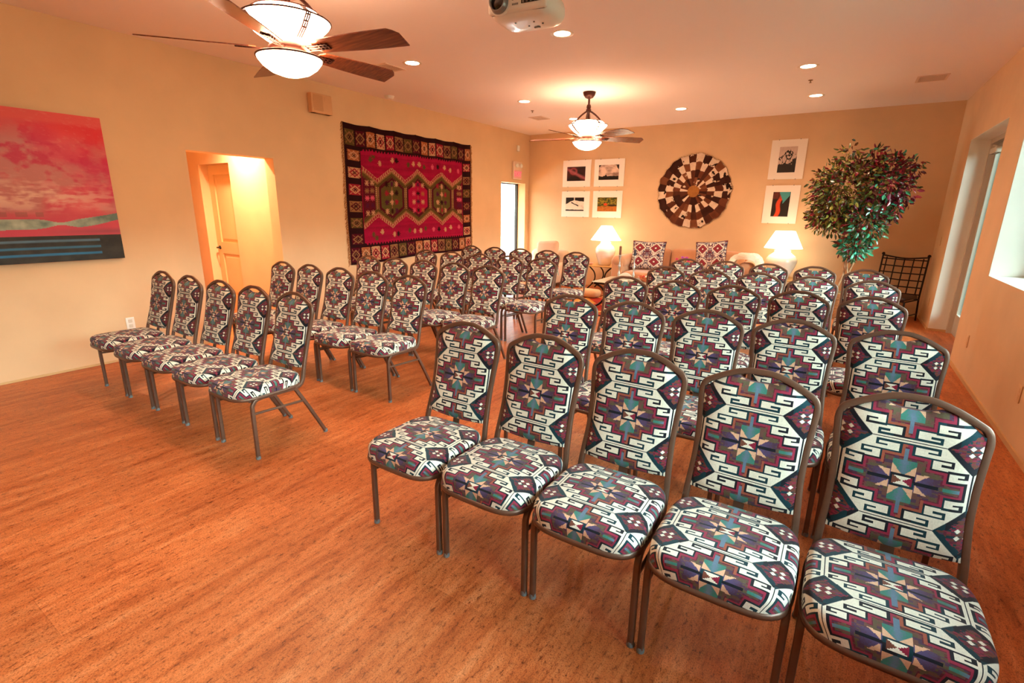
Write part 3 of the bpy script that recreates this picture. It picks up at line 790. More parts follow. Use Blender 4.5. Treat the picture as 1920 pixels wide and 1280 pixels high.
# wall speaker
t = thing('wall_speaker', 'wall-coloured box speaker high on the wall left of the tapestry', 'speaker', (XL, 4.315, 2.715))
M_spk = mat('beige_speaker', '#d5a677', rough=.55)
MB().rbox((.0008, -.15, -.11), (.085, .15, .115), .012).build('cabinet', M_spk, t)
MB().rbox((.084, -.125, -.085), (.090, .01, .095), .004).build('grille', mat('speaker_grille', '#c99b6e', rough=.8), t)
b_ = MB()
for i in range(5): b_.box((.085, .03, .03 + i * .012), (.0885, .125, .036 + i * .012))
b_.build('louvres', M_spk, t)

# exit sign with emergency lamp heads
t = thing('exit_sign', 'white exit sign with faded pink lettering above the left-hand exit doorway', 'sign', (XL, 8.905, 2.25))
MB().rbox((.0008, -.15, -.17), (.045, .15, .17), .01).build('housing', mat('sign_housing', '#f0d8c2', rough=.5), t)
tc_ = bpy.data.curves.new('lettering', 'FONT'); tc_.body = 'EXIT'; tc_.size = .135; tc_.align_x = 'CENTER'; tc_.align_y = 'CENTER'; tc_.extrude = .001
tmp = bpy.data.objects.new('tmp', tc_); COL.objects.link(tmp); bpy.context.view_layer.update()
lm_ = bpy.data.meshes.new_from_object(tmp.evaluated_get(bpy.context.evaluated_depsgraph_get())); lm_.name = 'lettering'
bpy.data.objects.remove(tmp); lm_.materials.clear(); lm_.materials.append(mat('faded_pink', '#e0557e', rough=.5, emit='#ff4a7c', estr=.3))
to = bpy.data.objects.new('lettering', lm_); COL.objects.link(to); to.parent = t; to.location = (.047, 0, -.075); to.rotation_euler = (PI / 2, 0, PI / 2)
MB().box((.0452, -.135, -.155), (.0462, .135, .005)).build('face_panel', mat('sign_face', '#f3b6b4', rough=.5), t)
for yy in (-.07, .07): MB().lathe([(.02, 0), (.04, .03), (.042, .045), (.0, .046)], n=18).xform(Matrix.Translation((.045, yy, .09)) @ Matrix.Rotation(PI / 2, 4, 'Y')).build('lamp_head', M_white, t)
t = MB().rbox((XL + .0005, 8.915, 2.62), (XL + .03, 8.995, 2.73), .008).build('wall_sensor', M_white); tag(t, 'small pale sensor box on the wall above the exit sign', 'sensor')

def plate(name, lab, cat, wallx, y, z, sgn, holes, colr):
    t = thing(name, lab, cat, (wallx, y, z), 0 if sgn > 0 else PI, 'outlets and switches')
    MB().rbox((.0004, -.036, -.06), (.007, .036, .06), .003).build('cover_plate', colr, t)
    b_ = MB()
    for zz in holes: b_.rbox((.0068, -.017, zz - .016), (.0085, .017, zz + .016), .004)
    b_.build('socket_face' if len(holes) > 1 else 'toggle', mat('socket_ivory', '#d9d2c2', rough=.4) if colr is M_white else colr, t)
plate('wall_outlet', 'white wall outlet low on the left wall beside the front-row chairs', 'outlet', XL, 1.945, .352, 1, (-.024, .024), M_white)
M_plate = mat('beige_plate', '#dcb385', rough=.45)
plate('wall_outlet', 'beige wall outlet low on the right wall, nearest the right edge', 'outlet', XR, 4.383, .355, -1, (-.024, .024), M_plate)
plate('wall_outlet', 'beige wall outlet low on the right wall, near the door recess', 'outlet', XR, 6.10, .345, -1, (-.024, .024), M_plate)
plate('light_switch', 'beige light switch on the narrow wall beyond the door recess', 'switch', XR, 8.96, 1.14, -1, (0,), M_plate)
plate('wall_outlet', 'beige wall outlet behind the iron chair, beyond the door recess', 'outlet', XR, 8.78, .327, -1, (-.024, .024), M_plate)

# kilim tapestry
ty0, ty1, tz0, tz1 = 4.656, 7.390, .700, 2.575
n, m = 300, 206
s_ = np.linspace(0, 1, n + 1); t_ = np.linspace(0, 1, m + 1); Sg, Tg = np.meshgrid(s_, t_, indexing='ij')
Yg = ty0 + (ty1 - ty0) * Sg + .012 * np.sin(Tg * 5 + 1) * (1 - Sg); sag = .016 * np.abs(np.sin(Sg * PI * 6)) ** .7
Zg = tz1 - sag * (1 - Tg) - (tz1 - tz0 - .075 * Sg) * Tg - .01 * np.sin(Sg * 9) * Tg
Xg = XL + .0083 + .012 * np.sin(Sg * PI * 12) ** 2 * (1 - .6 * Tg) + .01 * vnoise(Sg * 9, Tg * 6, 3)
S = (Sg[:-1, :-1] + Sg[1:, 1:]) / 2; T = (Tg[:-1, :-1] + Tg[1:, 1:]) / 2; O = np.ones(S.shape + (1,))
K_ = dict(field='#a0123e', field2='#880f34', dark='#2a0f14', brown='#3a1a16', cream='#bd8e6c', olive='#564424', rose='#8e2032', tan='#8a6240', orange='#9c5a38', green='#5e5a30', plum='#4a1634', wine='#4e1020', pink='#c8506a')
kc = {a: L(b) for a, b in K_.items()}
C = mixc(kc['field'] * O, kc['field2'] * O, vnoise(S * 4, T * 60, 2) * 1.2 - .2)
U = S * 15; fx = U - np.floor(U)
def motif(C, mask, ax, ay, ids):
    """kilim star box: ax, ay in -1..1 inside the box"""
    g = np.array([kc['cream'], kc['rose'], kc['tan'], kc['olive'], kc['wine'], kc['orange']]); f = np.array([kc['rose'], kc['cream'], kc['wine'], kc['tan'], kc['tan'], kc['cream']])
    k = (ids * 7 + 3) % 6; a, b = np.abs(ax), np.abs(ay); bg = g[k]; fg = f[k]
    jag = .86 + .12 * (np.mod(ay * 4, 1) > .5)
    q_ = mask & (a < jag) & (b < .93); C[q_] = bg[q_]
    r = a * .9 + b
    q_ = mask & (r < .78) & (r > .5); C[q_] = fg[q_]
    q_ = mask & (r < .34) & (np.mod(r * 9, 1) > .3); C[q_] = fg[q_] * .8
    q_ = mask & (np.abs(a - b) < .09) & (r < .5); C[q_] = kc['dark']
    q_ = mask & (np.abs(a - b) < .07) & (r > .85) & (a < .8) & (b < .85); C[q_] = fg[q_]
bw = 1 / 15.
C[(T < .175) | (T > .845) | (S < .098) | (S > .912)] = kc['dark']
zz = np.abs(np.mod(S * 48, 1) - .5) * 2
C[((T > .158 + .022 * zz) & (T < .20) & (S > .10) & (S < .91)) | ((T < .862 - .022 * zz) & (T > .83) & (S > .10) & (S < .91))] = kc['field']
motif(C, (T > .035) & (T < .150), (fx - .5) * 2.15, (T - .092) / .056, np.floor(U).astype(int))
motif(C, (T > .872) & (T < .985), (fx - .5) * 2.15, (T - .928) / .056, np.floor(U).astype(int) + 1)
vt = (T - .152) / (.872 - .152) * 6; fv = vt - np.floor(vt)
for lo, hi, k in ((.012, .094, 2), (.918, .992, 4)):
    motif(C, (S > lo) & (S < hi) & (T > .158) & (T < .868) & (np.abs(fv - .5) < .36), (S - (lo + hi) / 2) / ((hi - lo) / 2), (fv - .5) / .34, np.floor(vt).astype(int) + k)
inf = (S > .10) & (S < .91) & (T > .2) & (T < .83)
per = .205; x_ = (S - .505) / per; xf = np.abs(x_ - np.round(x_)) * 2       # 0 at medallion axis, 1 between medallions
tm = np.abs(T - .508)
peak = .222 - .092 * xf                                                     # zigzag line height
def ring(a, b, c_, extra=True):
    q_ = inf & (tm < peak + a) & (tm >= peak + b) & extra; C[q_] = c_[q_] if np.ndim(c_) > 1 else c_
vert = (xf > .80)
ring(.013, .009, kc['cream']); ring(.009, -.012, kc['rose']); hook = np.mod(S * 74 + (T > .508) * .5, 1) < .42
ring(.006, -.010, kc['cream'], hook); ring(-.012, -.016, kc['cream']); ring(-.016, -.030, kc['tan']); ring(-.030, -.05, kc['olive'])
inner = inf & (tm < peak - .05)
C[inner] = kc['olive']; C[inner & (xf > .96)] = kc['tan']; C[inner & (xf > .91) & (xf < .945) & (np.mod(T * 70, 1) < .5)] = kc['cream']
jag = .012 * (np.mod(T * 45 + S * 45, 1) > .5)
hexa = inf & (xf < .87) & (tm < peak - .066 + jag)
wn = np.round(x_).astype(int); med = (wn % 2 == 0)
C[hexa] = kc['wine']
h2 = inf & (xf < .76) & (tm < peak - .084)
C[h2 & med] = kc['field']; C[h2 & ~med & (np.abs(wn) == 1)] = mixc(kc['olive'] * O, kc['green'] * O * .8, vnoise(S * 30, T * 40, 4))[h2 & ~med & (np.abs(wn) == 1)]
C[hexa & (np.abs(wn) >= 2)] = kc['wine'] * 1.2
C[h2 & (xf < .03) & (np.abs(wn) < 2)] = kc['tan']
# little flowers
fl = [(.16, .30, 'olive'), (.22, .33, 'cream'), (.31, .285, 'cream'), (.34, .285, 'dark'), (.43, .315, 'olive'), (.47, .30, 'cream'), (.52, .30, 'cream'), (.56, .325, 'olive'), (.63, .31, 'pink'), (.68, .305, 'dark'), (.74, .30, 'cream'), (.79, .33, 'cream'), (.87, .33, 'pink'), (.18, .25, 'olive')]
fl = [(a, .235 + (b - .305) * .6, c_) for a, b, c_ in fl]; fl += [(a, 1.016 - b, c_) for a, b, c_ in fl]
for cx in (.30, .71):
    for k in range(12): fl.append((cx + (k % 3 - 1) * .036, .40 + (k // 3) * .07, ['cream', 'plum', 'rose', 'dark', 'cream'][(k * 3 + int(cx * 10)) % 5]))
for k in range(12): fl.append((.505 + (k % 3 - 1) * .036, .40 + (k // 3) * .07, ['cream', 'orange', 'dark', 'pink', 'cream', 'plum'][(k * 5) % 6]))
for cx in (.128, .165, .868, .892):
    for k in range(5): fl.append((cx, .40 + k * .055, ['cream', 'tan', 'pink', 'plum', 'cream'][k]))
for cx, cy, c_ in fl:
    dx, dy = np.abs(S - cx) / .015, np.abs(T - cy) / .022
    q_ = inf & (np.maximum(dx, dy) < 1) & ((dx < .17) | (dy < .17) | ((np.abs(dx - dy) < .22) & (dx < .75))); C[q_] = kc[c_]
C = C * (.9 + .2 * hash2(np.floor(S * 300), np.floor(T * 206), 2))[..., None]
t = thing('hanging_tapestry', 'crimson kilim tapestry with three hexagon medallions hung on the left wall', 'tapestry', (0, 0, 0))
rug = MB().grid(np.stack([Xg, Yg, Zg], -1), C, True)
rug.grid(np.stack([Xg - .008, Yg, Zg], -1)[::6, ::6], np.tile(kc['dark'], (n // 6, len(range(0, m + 1, 6)) - 1, 1)), True, flip=True)
for e_ in (0, -1): rug.grid(np.stack([np.stack([Xg[e_], Yg[e_], Zg[e_]], -1), np.stack([Xg[e_] - .008, Yg[e_], Zg[e_]], -1)]), np.tile(kc['dark'], (1, m, 1)), False)
for e_ in (0, -1): rug.grid(np.stack([np.stack([Xg[:, e_], Yg[:, e_], Zg[:, e_]], -1), np.stack([Xg[:, e_] - .008, Yg[:, e_], Zg[:, e_]], -1)]), np.tile(kc['dark'], (1, n, 1)), False)
rug.build('woven_panel', mat('kilim_wool', attr=True, rough=.95, spec=.1, bump=(300, .3)), t)
for e_, sg in ((0, -1), (-1, 1)):
    fb = MB()
    for k in range(150):
        q_ = k / 150; i_ = int(q_ * m); p0 = np.array([Xg[e_, i_] - .003, Yg[e_, i_], Zg[e_, i_]])
        ln = random.uniform(.02, .05)
        fb.tube([p0, p0 + (random.uniform(-.004, .004), sg * ln * .6, -ln * .25), p0 + (random.uniform(-.006, .003), sg * ln, -ln * .9)], .0035, n=5)
    fb.build('fringe', mat('fringe_wool', '#a5713f', rough=.95), t)

# ------------------------------------------------------------------ back wall pictures
M_matb = mat('mat_board', '#f4ece0', rough=.8); M_clip = mat('clip_metal', '#8b8a86', rough=.3, metal=.8); M_photo = mat('photo_print', attr=True, rough=.35)
def picture(lab, x0, x1, z0, z1, ix0, ix1, iz0, iz1, fn, cat='framed print'):
    t = thing('framed_picture', lab, cat, ((x0 + x1) / 2, YB, z0), 0, 'white-matted prints on the back wall')
    cx = (x0 + x1) / 2
    MB().box((x0 - cx, -.018, 0), (x1 - cx, -.0001, z1 - z0)).build('mat_board', M_matb, t)
    n, m = 90, int(90 * (iz1 - iz0) / (ix1 - ix0))
    xs, zs_ = np.meshgrid(np.linspace(ix0 - cx, ix1 - cx, n + 1), np.linspace(iz0 - z0, iz1 - z0, m + 1), indexing='ij')
    u, v = np.meshgrid((np.arange(n) + .5) / n, (np.arange(m) + .5) / m, indexing='ij')
    MB().grid(np.stack([xs, np.full(xs.shape, -.0188), zs_], -1), fn(u, v), False).build('photograph', M_photo, t)
    b_ = MB()
    for fx_ in (.2, .8):
        for zz_, s in ((z1 - z0, 1), (0, -1)):
            xx = x0 - cx + (x1 - x0) * fx_; b_.box((xx - .006, -.021, zz_ - .006), (xx + .006, -.0008, zz_ + .006))
    b_.build('clips', M_clip, t)
def ph_cave(u, v):
    O = np.ones(u.shape + (1,)); n = fbm(u * 4, v * 4, 31); r = np.hypot((u - .35) * 1.2, v - .68)
    C = mixc(L('#1a0a0c') * O, L('#5a1f22') * O, n * 1.3 - .3); C = mixc(C, L('#a84a4e') * O, np.exp(-((r - .2) / .06) ** 2) * .7)
    C = mixc(C, L('#b06064') * O, np.clip(1 - np.abs(v - .85 + u * .7) * 6, 0, 1) * .8); return mixc(C, L('#120809') * O, (np.hypot(u - .4, v + .05) < .38) * 1.)
def ph_cloud(u, v):
    O = np.ones(u.shape + (1,)); n = fbm(u * 4, v * 5, 41); C = mixc(L('#e6c8b4') * O, L('#8a6a5c') * O, (n - .4) * 2.2)
    C = mixc(C, L('#160c0a') * O, (np.hypot((u - .5) / .62, (v - .55) / .55) > .92 + (n - .5) * .6) * 1.)
    return mixc(C, L('#0d0908') * O, (v < .2 + .1 * fbm(u * 7, u * 0, 43) + .12 * np.exp(-((u - .37) / .04) ** 2)) * 1.)
def ph_mount(u, v):
    O = np.ones(u.shape + (1,)); n = fbm(u * 4, v * 4, 51); C = mixc(L('#e8dccb') * O, L('#a89a8a') * O, (n - .45) * 2)
    C = mixc(C, L('#17110e') * O, (v > .42 + .9 * np.abs(u - .0) - .3 * (n - .5)) * (u < .45) * 1.); C = mixc(C, L('#17110e') * O, (v > .78 - .12 * (u - .5) + .15 * (n - .5)) * (u > .5) * 1.)
    C = mixc(C, L('#17110e') * O, (np.abs(v - .5 + .6 * (u - .5)) < .10 * n) * (u > .3) * (u < .7)); return mixc(C, L('#1b1512') * O, (v < .07 + .05 * n) * 1.)
def ph_creek(u, v):
    O = np.ones(u.shape + (1,)); n = fbm(u * 14, v * 14, 61); C = mixc(L('#2c3a12') * O, L('#a08a2c') * O, (n - .35) * 2.2)
    C = mixc(C, L('#c06a28') * O, (v < .36) * (.4 + n * .7)); C = mixc(C, L('#2a140a') * O, np.clip(1 - np.hypot((u - .75) / .3, (v - .43) / .1), 0, 1) * 2); return mixc(C, L('#d8401e') * O, np.clip(1 - np.hypot((u - .42) / .12, (v - .5) / .12), 0, 1) * 2.2)
def ph_tree(u, v):
    O = np.ones(u.shape + (1,)); n = fbm(u * 9, v * 8, 71); C = mixc(L('#dcc6b8') * O, L('#c0a89c') * O, n)
    th = np.abs(fbm(u * 6 + 3, v * 5, 73) - .5)
    C = mixc(C, L('#140e0b') * O, ((th < .045 + .05 * np.clip(1 - np.abs(u - .5) * 2.4, 0, 1)) & (v < .92 - np.abs(u - .55) * .6)) * 1.); C = mixc(C, L('#140e0b') * O, (v < .42 - .9 * np.abs(u - .42) + .2 * (n - .5)) * 1.)
    return mixc(C, L('#1d1510') * O, (v < .26 + .22 * (u > .78) + .1 * n) * 1.)
def ph_canyon(u, v):
    O = np.ones(u.shape + (1,)); n = fbm(u * 6, v * 5, 81); C = L('#221813') * O * np.ones(3); edge = .30 + .22 * v + .06 * np.sin(v * 9)
    C = mixc(C, L('#d4441e') * O, np.clip(1 - np.abs(u - edge) / (.13 + .05 * n), 0, 1) * 2.5); C = mixc(C, L('#7a2416') * O, (v > .72) * (u < .5) * n)
    return mixc(C, L('#4aa0a0') * O, ((u > .38 + .22 * np.clip((.95 - v) * 3.2, 0, 1) * (v > .5)) & (u < .98 - .5 * np.clip((.86 - v) * 2.2, 0, 1)) & (v > .53)) * 1.)
picture('matted print of a dark reddish cave, upper left of the group of four', -4.926, -4.320, 1.943, 2.447, -4.832, -4.432, 2.055, 2.323, ph_cave)
picture('matted black-and-white print of clouds over a ridge, upper right of the group of four', -4.241, -3.632, 1.941, 2.441, -4.148, -3.738, 2.063, 2.335, ph_cloud)
picture('matted black-and-white mountain print, lower left of the group of four', -4.931, -4.316, 1.36, 1.858, -4.836, -4.432, 1.478, 1.738, ph_mount)
picture('matted print of a green and orange creek, lower right of the group of four', -4.24, -3.638, 1.356, 1.86, -4.14, -3.738, 1.476, 1.738, ph_creek)
picture('tall matted black-and-white print of a bare tree, above the canyon print', -1.177, -.678, 2.01, 2.606, -1.053, -.801, 2.112, 2.50, ph_tree)
picture('tall matted print of an orange canyon and teal sky, below the tree print', -1.18, -.68, 1.32, 1.916, -1.058, -.808, 1.429, 1.814, ph_canyon)

# round cowhide patchwork
R0 = .622; ns, nr = 336, 75
th = np.linspace(0, 2 * PI, ns + 1)[:-1]; rr = np.linspace(0, 1, nr + 1)
TH, RR = np.meshgrid(th, rr, indexing='ij')
edge = 1 + .014 * np.sin(TH * 9 + 1) + .012 * np.sin(TH * 23)
Xh = RR * R0 * edge * np.cos(TH); Zh = RR * R0 * edge * np.sin(TH); Yh = -.016 - .008 * np.sin(TH * 20 + 3) * RR - .006 * np.cos(RR * 30)
thc = th + PI / ns; rc = (rr[:-1] + rr[1:]) / 2; TC, RC = np.meshgrid(thc, rc, indexing='ij')
sec = np.floor(TC / (2 * PI) * 28).astype(int); bnd = np.array([.165, .37, .57, .78, 2.]); ring_i = np.searchsorted(bnd, RC)
hh = hash2(sec, ring_i, 21); white = ((sec + ring_i) % 2 == 0) & (hh > .42) & ((ring_i > 1) | (hh > .6)); O = np.ones(RC.shape + (1,))
pal = np.array([L('#5a2f1e'), L('#6b3a24'), L('#3a1c13'), L('#7a482c'), L('#4f2819')]); C = pal[(hash2(sec, ring_i, 5) * 4.99).astype(int)]
xx, zz_ = RC * np.cos(TC) * R0, RC * np.sin(TC) * R0
C[white] = L('#e2cbb2'); bl = (fbm(xx * 14, zz_ * 14, 91) > .68); C[white & bl & (hh > .5)] = L('#241410')
bl2 = (fbm(xx * 12 + 5, zz_ * 12, 95) > .74); C[~white & bl2 & (hh < .5)] = L('#d8bfa2')
C[RC < .165] = mixc(L('#b0783c') * O, L('#9a6430') * O, fbm(xx * 30, zz_ * 30, 3))[RC < .165]
C *= (.86 + .28 * fbm(xx * 90, zz_ * 90, 7))[..., None]
seam = (np.abs(TC / (2 * PI) * 28 - np.round(TC / (2 * PI) * 28)) < .03) & (RC > .165); C[seam] *= .75
t = thing('hanging_hide_rug', 'round brown and white cowhide patchwork rug hung on the back wall', 'wall hanging', (-2.333, YB, 1.835))
hb = MB().grid(np.stack([Xh, Yh, Zh], -1), C, True, closeu=True)
hb.grid(np.stack([np.stack([Xh[:, -1], Yh[:, -1], Zh[:, -1]], -1), np.stack([Xh[:, -1], np.full(ns, -.0001), Zh[:, -1]], -1)], 1), np.tile(L('#3a2218'), (ns, 1, 1)), True, closeu=True, flip=False)
hb.build('hide_patchwork', mat('cowhide', attr=True, rough=.85, spec=.2, bump=(260, .5)), t)
fb = MB()
for k in range(260):
    a = 2 * PI * k / 260 + random.uniform(-.01, .01); r0 = R0 * (1 + .014 * math.sin(a * 9 + 1) + .012 * math.sin(a * 23)) - .006; r1 = r0 + random.uniform(.012, .03)
    fb.tube([(r0 * math.cos(a), -.012, r0 * math.sin(a)), (r1 * math.cos(a + .02), random.uniform(-.02, -.006), r1 * math.sin(a + .02))], .0028, n=4)
fb.build('hair_edge', mat('hair_edge', '#a58464', rough=.95), t)

# ------------------------------------------------------------------ lounge corner at the back
M_salmon = mat('salmon_suede', '#c58f68', rough=.9, sheen=.3, bump=(120, .15), vary=(5, .07))
M_cream = mat('cream_upholstery', '#cfae90', rough=.9, sheen=.2, bump=(150, .12), vary=(6, .05))
M_foot = mat('dark_wood_foot', '#2c1a10', rough=.5)
# sofa
t = thing('sofa', 'salmon suede sofa against the back wall under the round hide rug', 'sofa', (-2.2, 8.92, 0))
sx0, sx1 = -1.2, 1.09
MB().rbox((sx0 + .2, -.42, .1), (sx1 - .2, .44, .30), .03).build('base', M_salmon, t)
for k in range(3):
    w = (sx1 - sx0 - .44) / 3; a = sx0 + .22 + k * w
    MB().rbox((a + .004, -.47, .305), (a + w - .004, .2, .455), .05, crown=.015).build('seat_cushion', M_salmon, t)
    MB().rbox((-w / 2 + .004, -.09, 0), (w / 2 - .004, .09, .40), .07, crown=.01).xform(Matrix.Translation((a + w / 2, .285, .44)) @ Matrix.Rotation(math.radians(-9), 4, 'X')).build('back_cushion', M_salmon, t)
MB().rbox((sx0 + .2, .36, .28), (sx1 - .2, .46, .74), .04).build('back_panel', M_salmon, t)
for a in (sx0, sx1 - .2):
    MB().rbox((a, -.45, .1), (a + .2, .46, .62), .03).rbox((a - .03, -.46, .50), (a + .23, .40, .72), .10).build('arm', M_salmon, t)
for x in (sx0 + .06, sx1 - .06):
    for y in (-.38, .4): MB().lathe([(.025, 0), (.035, .1)], (x, y, 0), 14).build('foot', M_foot, t)

# kilim cushions
kp = dict(w=L('#d9cdbd'), m=L('#6b2430'), g=L('#7d7a86'), d=L('#33263a'), r=L('#8c2f38'), o=L('#7a6a3c'))
def cushion_cloth(u, v):
    """u, v 0..1"""
    O = np.ones(u.shape + (1,)); A = np.abs(np.mod(u * 2, 1) - .5) * 2; B = np.abs(np.mod(v * 2, 1) - .5) * 2
    h = hash2(np.floor(u * 26), np.floor(v * 30), 6); sy = hash2(np.floor(np.abs(u - .5) * 36), np.floor(v * 40), 12)
    C = np.where((sy > .6)[..., None], kp['w'], np.where((sy > .36)[..., None], kp['g'], np.where((sy > .16)[..., None], kp['m'], kp['d'])))
    r = A + B
    C[r < .84] = kp['w']; C[r < .66] = kp['d']; C[r < .58] = kp['r']; C[r < .30] = kp['m']; C[(r < .14)] = kp['w']
    r2 = np.abs(u - .5) * 4 + np.abs(v - .5) * 4
    C[(r2 < .7) & (np.mod(r2 * 5, 1) < .5)] = kp['m']; C[(r2 < .2)] = kp['g']
    return C
def cushion(name, lab, loc, w, h, tilt, rotz, roll=0):
    n = 64; g = np.linspace(-1, 1, n + 1); S, T = np.meshgrid(g, g, indexing='ij')
    pin = 1 - .06 * (1 - np.abs(T) ** 2) ; pin2 = 1 - .06 * (1 - np.abs(S) ** 2)
    bul = .075 * ((1 - S ** 4) * (1 - T ** 4)) ** .6
    X, Z = S * w / 2 * pin, (T * pin2 + 1) * h / 2
    Sc, Tc = (S[:-1, :-1] + S[1:, 1:]) / 2, (T[:-1, :-1] + T[1:, 1:]) / 2
    C = cushion_cloth((Sc + 1) / 2, (Tc + 1) / 2)
    t = thing(name, lab, 'cushion', loc, rotz, 'kilim cushions on the sofa')
    M = Matrix.Rotation(tilt, 4, 'X') @ Matrix.Rotation(roll, 4, 'Y')
    MB().grid(np.stack([X, -bul - .004, Z], -1), C, True).grid(np.stack([X, bul + .004, Z], -1), C, True, flip=True).xform(M).build('cover', M_fab, t)
    ring_ = [(X[i, 0], 0, Z[i, 0]) for i in range(n)] + [(X[n, i], 0, Z[n, i]) for i in range(n)] + [(X[i, n], 0, Z[i, n]) for i in range(n, 0, -1)] + [(X[0, i], 0, Z[0, i]) for i in range(n, -1, -1)]
    MB().tube(ring_, .007, n=6, caps=False).xform(M).build('piping', mat('maroon_piping', '#5a2028', rough=.9), t)
cushion('kilim_cushion', 'square kilim cushion with four dark red diamonds, on the left end of the sofa', (-2.87, 8.78, .485), .585, .50, math.radians(-15), math.radians(3))
cushion('kilim_cushion', 'kilim cushion with two red diamonds showing, tilted on the right half of the sofa', (-1.775, 8.74, .512), .50, .52, math.radians(-15), math.radians(-4), math.radians(-6))

# sheepskin over the right arm of the sofa
n, m = 120, 60
pth = np.array(spline([(-1.385, 0, .47), (-1.39, 0, .60), (-1.385, 0, .70), (-1.34, 0, .765), (-1.21, 0, .785), (-1.11, 0, .765), (-1.065, 0, .70), (-1.062, 0, .60), (-1.062, 0, .50)], 16))
iv = np.linspace(0, len(pth) - 1, n + 1); px_, pz_ = np.interp(iv, np.arange(len(pth)), pth[:, 0]), np.interp(iv, np.arange(len(pth)), pth[:, 2])
tx, tz = np.gradient(px_), np.gradient(pz_); ll = np.hypot(tx, tz); nx, nz = -tz / ll, tx / ll
Ig, Jg = np.meshgrid(np.arange(n + 1), np.linspace(0, 1, m + 1), indexing='ij')
u_, v_ = Ig / n, Jg
th_ = (.045 + .05 * fbm(u_ * 9, v_ * 4, 15) + .03 * fbm(u_ * 30, v_ * 14, 17)) * np.clip(np.minimum(v_, 1 - v_) * 9, 0, 1) ** .5 * np.clip(np.minimum(u_, 1 - u_) * 14, 0, 1) ** .5
yy = 8.455 + .27 * v_ + .03 * np.sin(u_ * 21) * (1 - v_)
wool = MB().grid(np.stack([px_[Ig] + nx[Ig] * th_, yy, pz_[Ig] + nz[Ig] * th_], -1), None, True)
wool.grid(np.stack([px_[Ig], yy, pz_[Ig]], -1), None, True, flip=True)
tag(wool.build('sheepskin', mat('white_fleece', '#eadbc2', rough=.95, sheen=.4, bump=(90, .8))), 'white fluffy sheepskin draped over the right arm of the sofa', 'sheepskin')

# armchair in the far left corner
t = thing('armchair', 'cream upholstered armchair in the far left corner by the exit doorway', 'armchair', (-5.05, 8.86, 0))
MB().rbox((-.30, -.42, .08), (.30, .42, .29), .03).build('base', M_cream, t)
MB().rbox((-.295, -.46, .295), (.295, .2, .43), .05, crown=.02).build('seat_cushion', M_cream, t)
MB().rbox((-.42, .22, .25), (.42, .48, .70), .1, crown=.01).build('back', M_cream, t)
for s in (-1, 1): MB().rbox((s * .37 - .075, -.45, .08), (s * .37 + .075, .3, .47), .06).build('arm', M_cream, t)
for x in (-.36, .36):
    for y in (-.38, .38): MB().lathe([(.022, 0), (.03, .085)], (x, y, 0), 12).build('foot', M_foot, t)
b_ = MB().rbox((-.24, -.07, 0), (.24, .07, .42), .065, crown=.0).xform(Matrix.Translation((-4.95, 8.87, .475)) @ Matrix.Rotation(math.radians(-14), 4, 'X') @ Matrix.Rotation(math.radians(-4), 4, 'Y'))
tag(b_.build('cream_pillow', mat('peach_linen', '#d3ad90', rough=.9, bump=(30, .2))), 'plain peach pillow standing on the armchair in the far left corner', 'pillow')
n = 40; Pq = []; Cq = []
stripe = [L('#b02a2e'), L('#f0ece0'), L('#1f5a44'), L('#f0ece0'), L('#20304a'), L('#e8e0d0'), L('#a83030'), L('#f0ece0')]
pa = spline([(-4.56, 0, .26), (-4.585, 0, .42), (-4.61, 0, .482), (-4.68, 0, .492), (-4.76, 0, .48), (-4.79, 0, .44)], 5)
for i, (x, _, z) in enumerate(pa): Pq.append([(x, 8.47 + .26 * j / n, z + .004 * math.sin(j * .7)) for j in range(n + 1)])
Cq = np.array([[stripe[int(j / n * 16) % 8] for j in range(n)] for i in range(len(pa) - 1)])
Pq = np.array(Pq)
bl = MB().grid(Pq, Cq, True, flip=True).grid(Pq + np.array([-.006, 0, -.006]), Cq, True)
tag(bl.build('striped_throw', mat('striped_wool', attr=True, rough=.95)), 'red, white and green striped throw over the right arm of the armchair', 'blanket')

# side tables with scroll legs
def side_table(lab, loc):
    t = thing('side_table', lab, 'side table', loc, 0, 'scroll-legged side tables')
    MB().rbox((-.285, -.27, .463), (.285, .27, .484), .008).build('table_top', mat('ochre_stone_top', '#b98a4a', rough=.35, vary=(8, .15)), t)
    for sx_ in (-1, 1):
        for sy_ in (-1, 1):
            MB().tube(spline([(sx_ * .22, sy_ * .2, .462), (sx_ * .12, sy_ * .2, .36), (sx_ * .10, sy_ * .2, .24), (sx_ * .17, sy_ * .2, .12), (sx_ * .25, sy_ * .2, .04), (sx_ * .27, sy_ * .2, .013)], 6), .013, n=8).build('leg', M_iron, t)
    MB().tube([(-.16, -.2, .13), (.16, .2, .13)], .008, n=8).tube([(-.16, .2, .13), (.16, -.2, .13)], .008, n=8).build('cross_brace', M_iron, t)
    return t
s1 = side_table('ochre-topped iron side table under the left table lamp', (-3.74, 8.98, 0))
dup(s1, (-.76, 8.98, 0), 0, 'iron side table under the right table lamp, beside the potted tree')

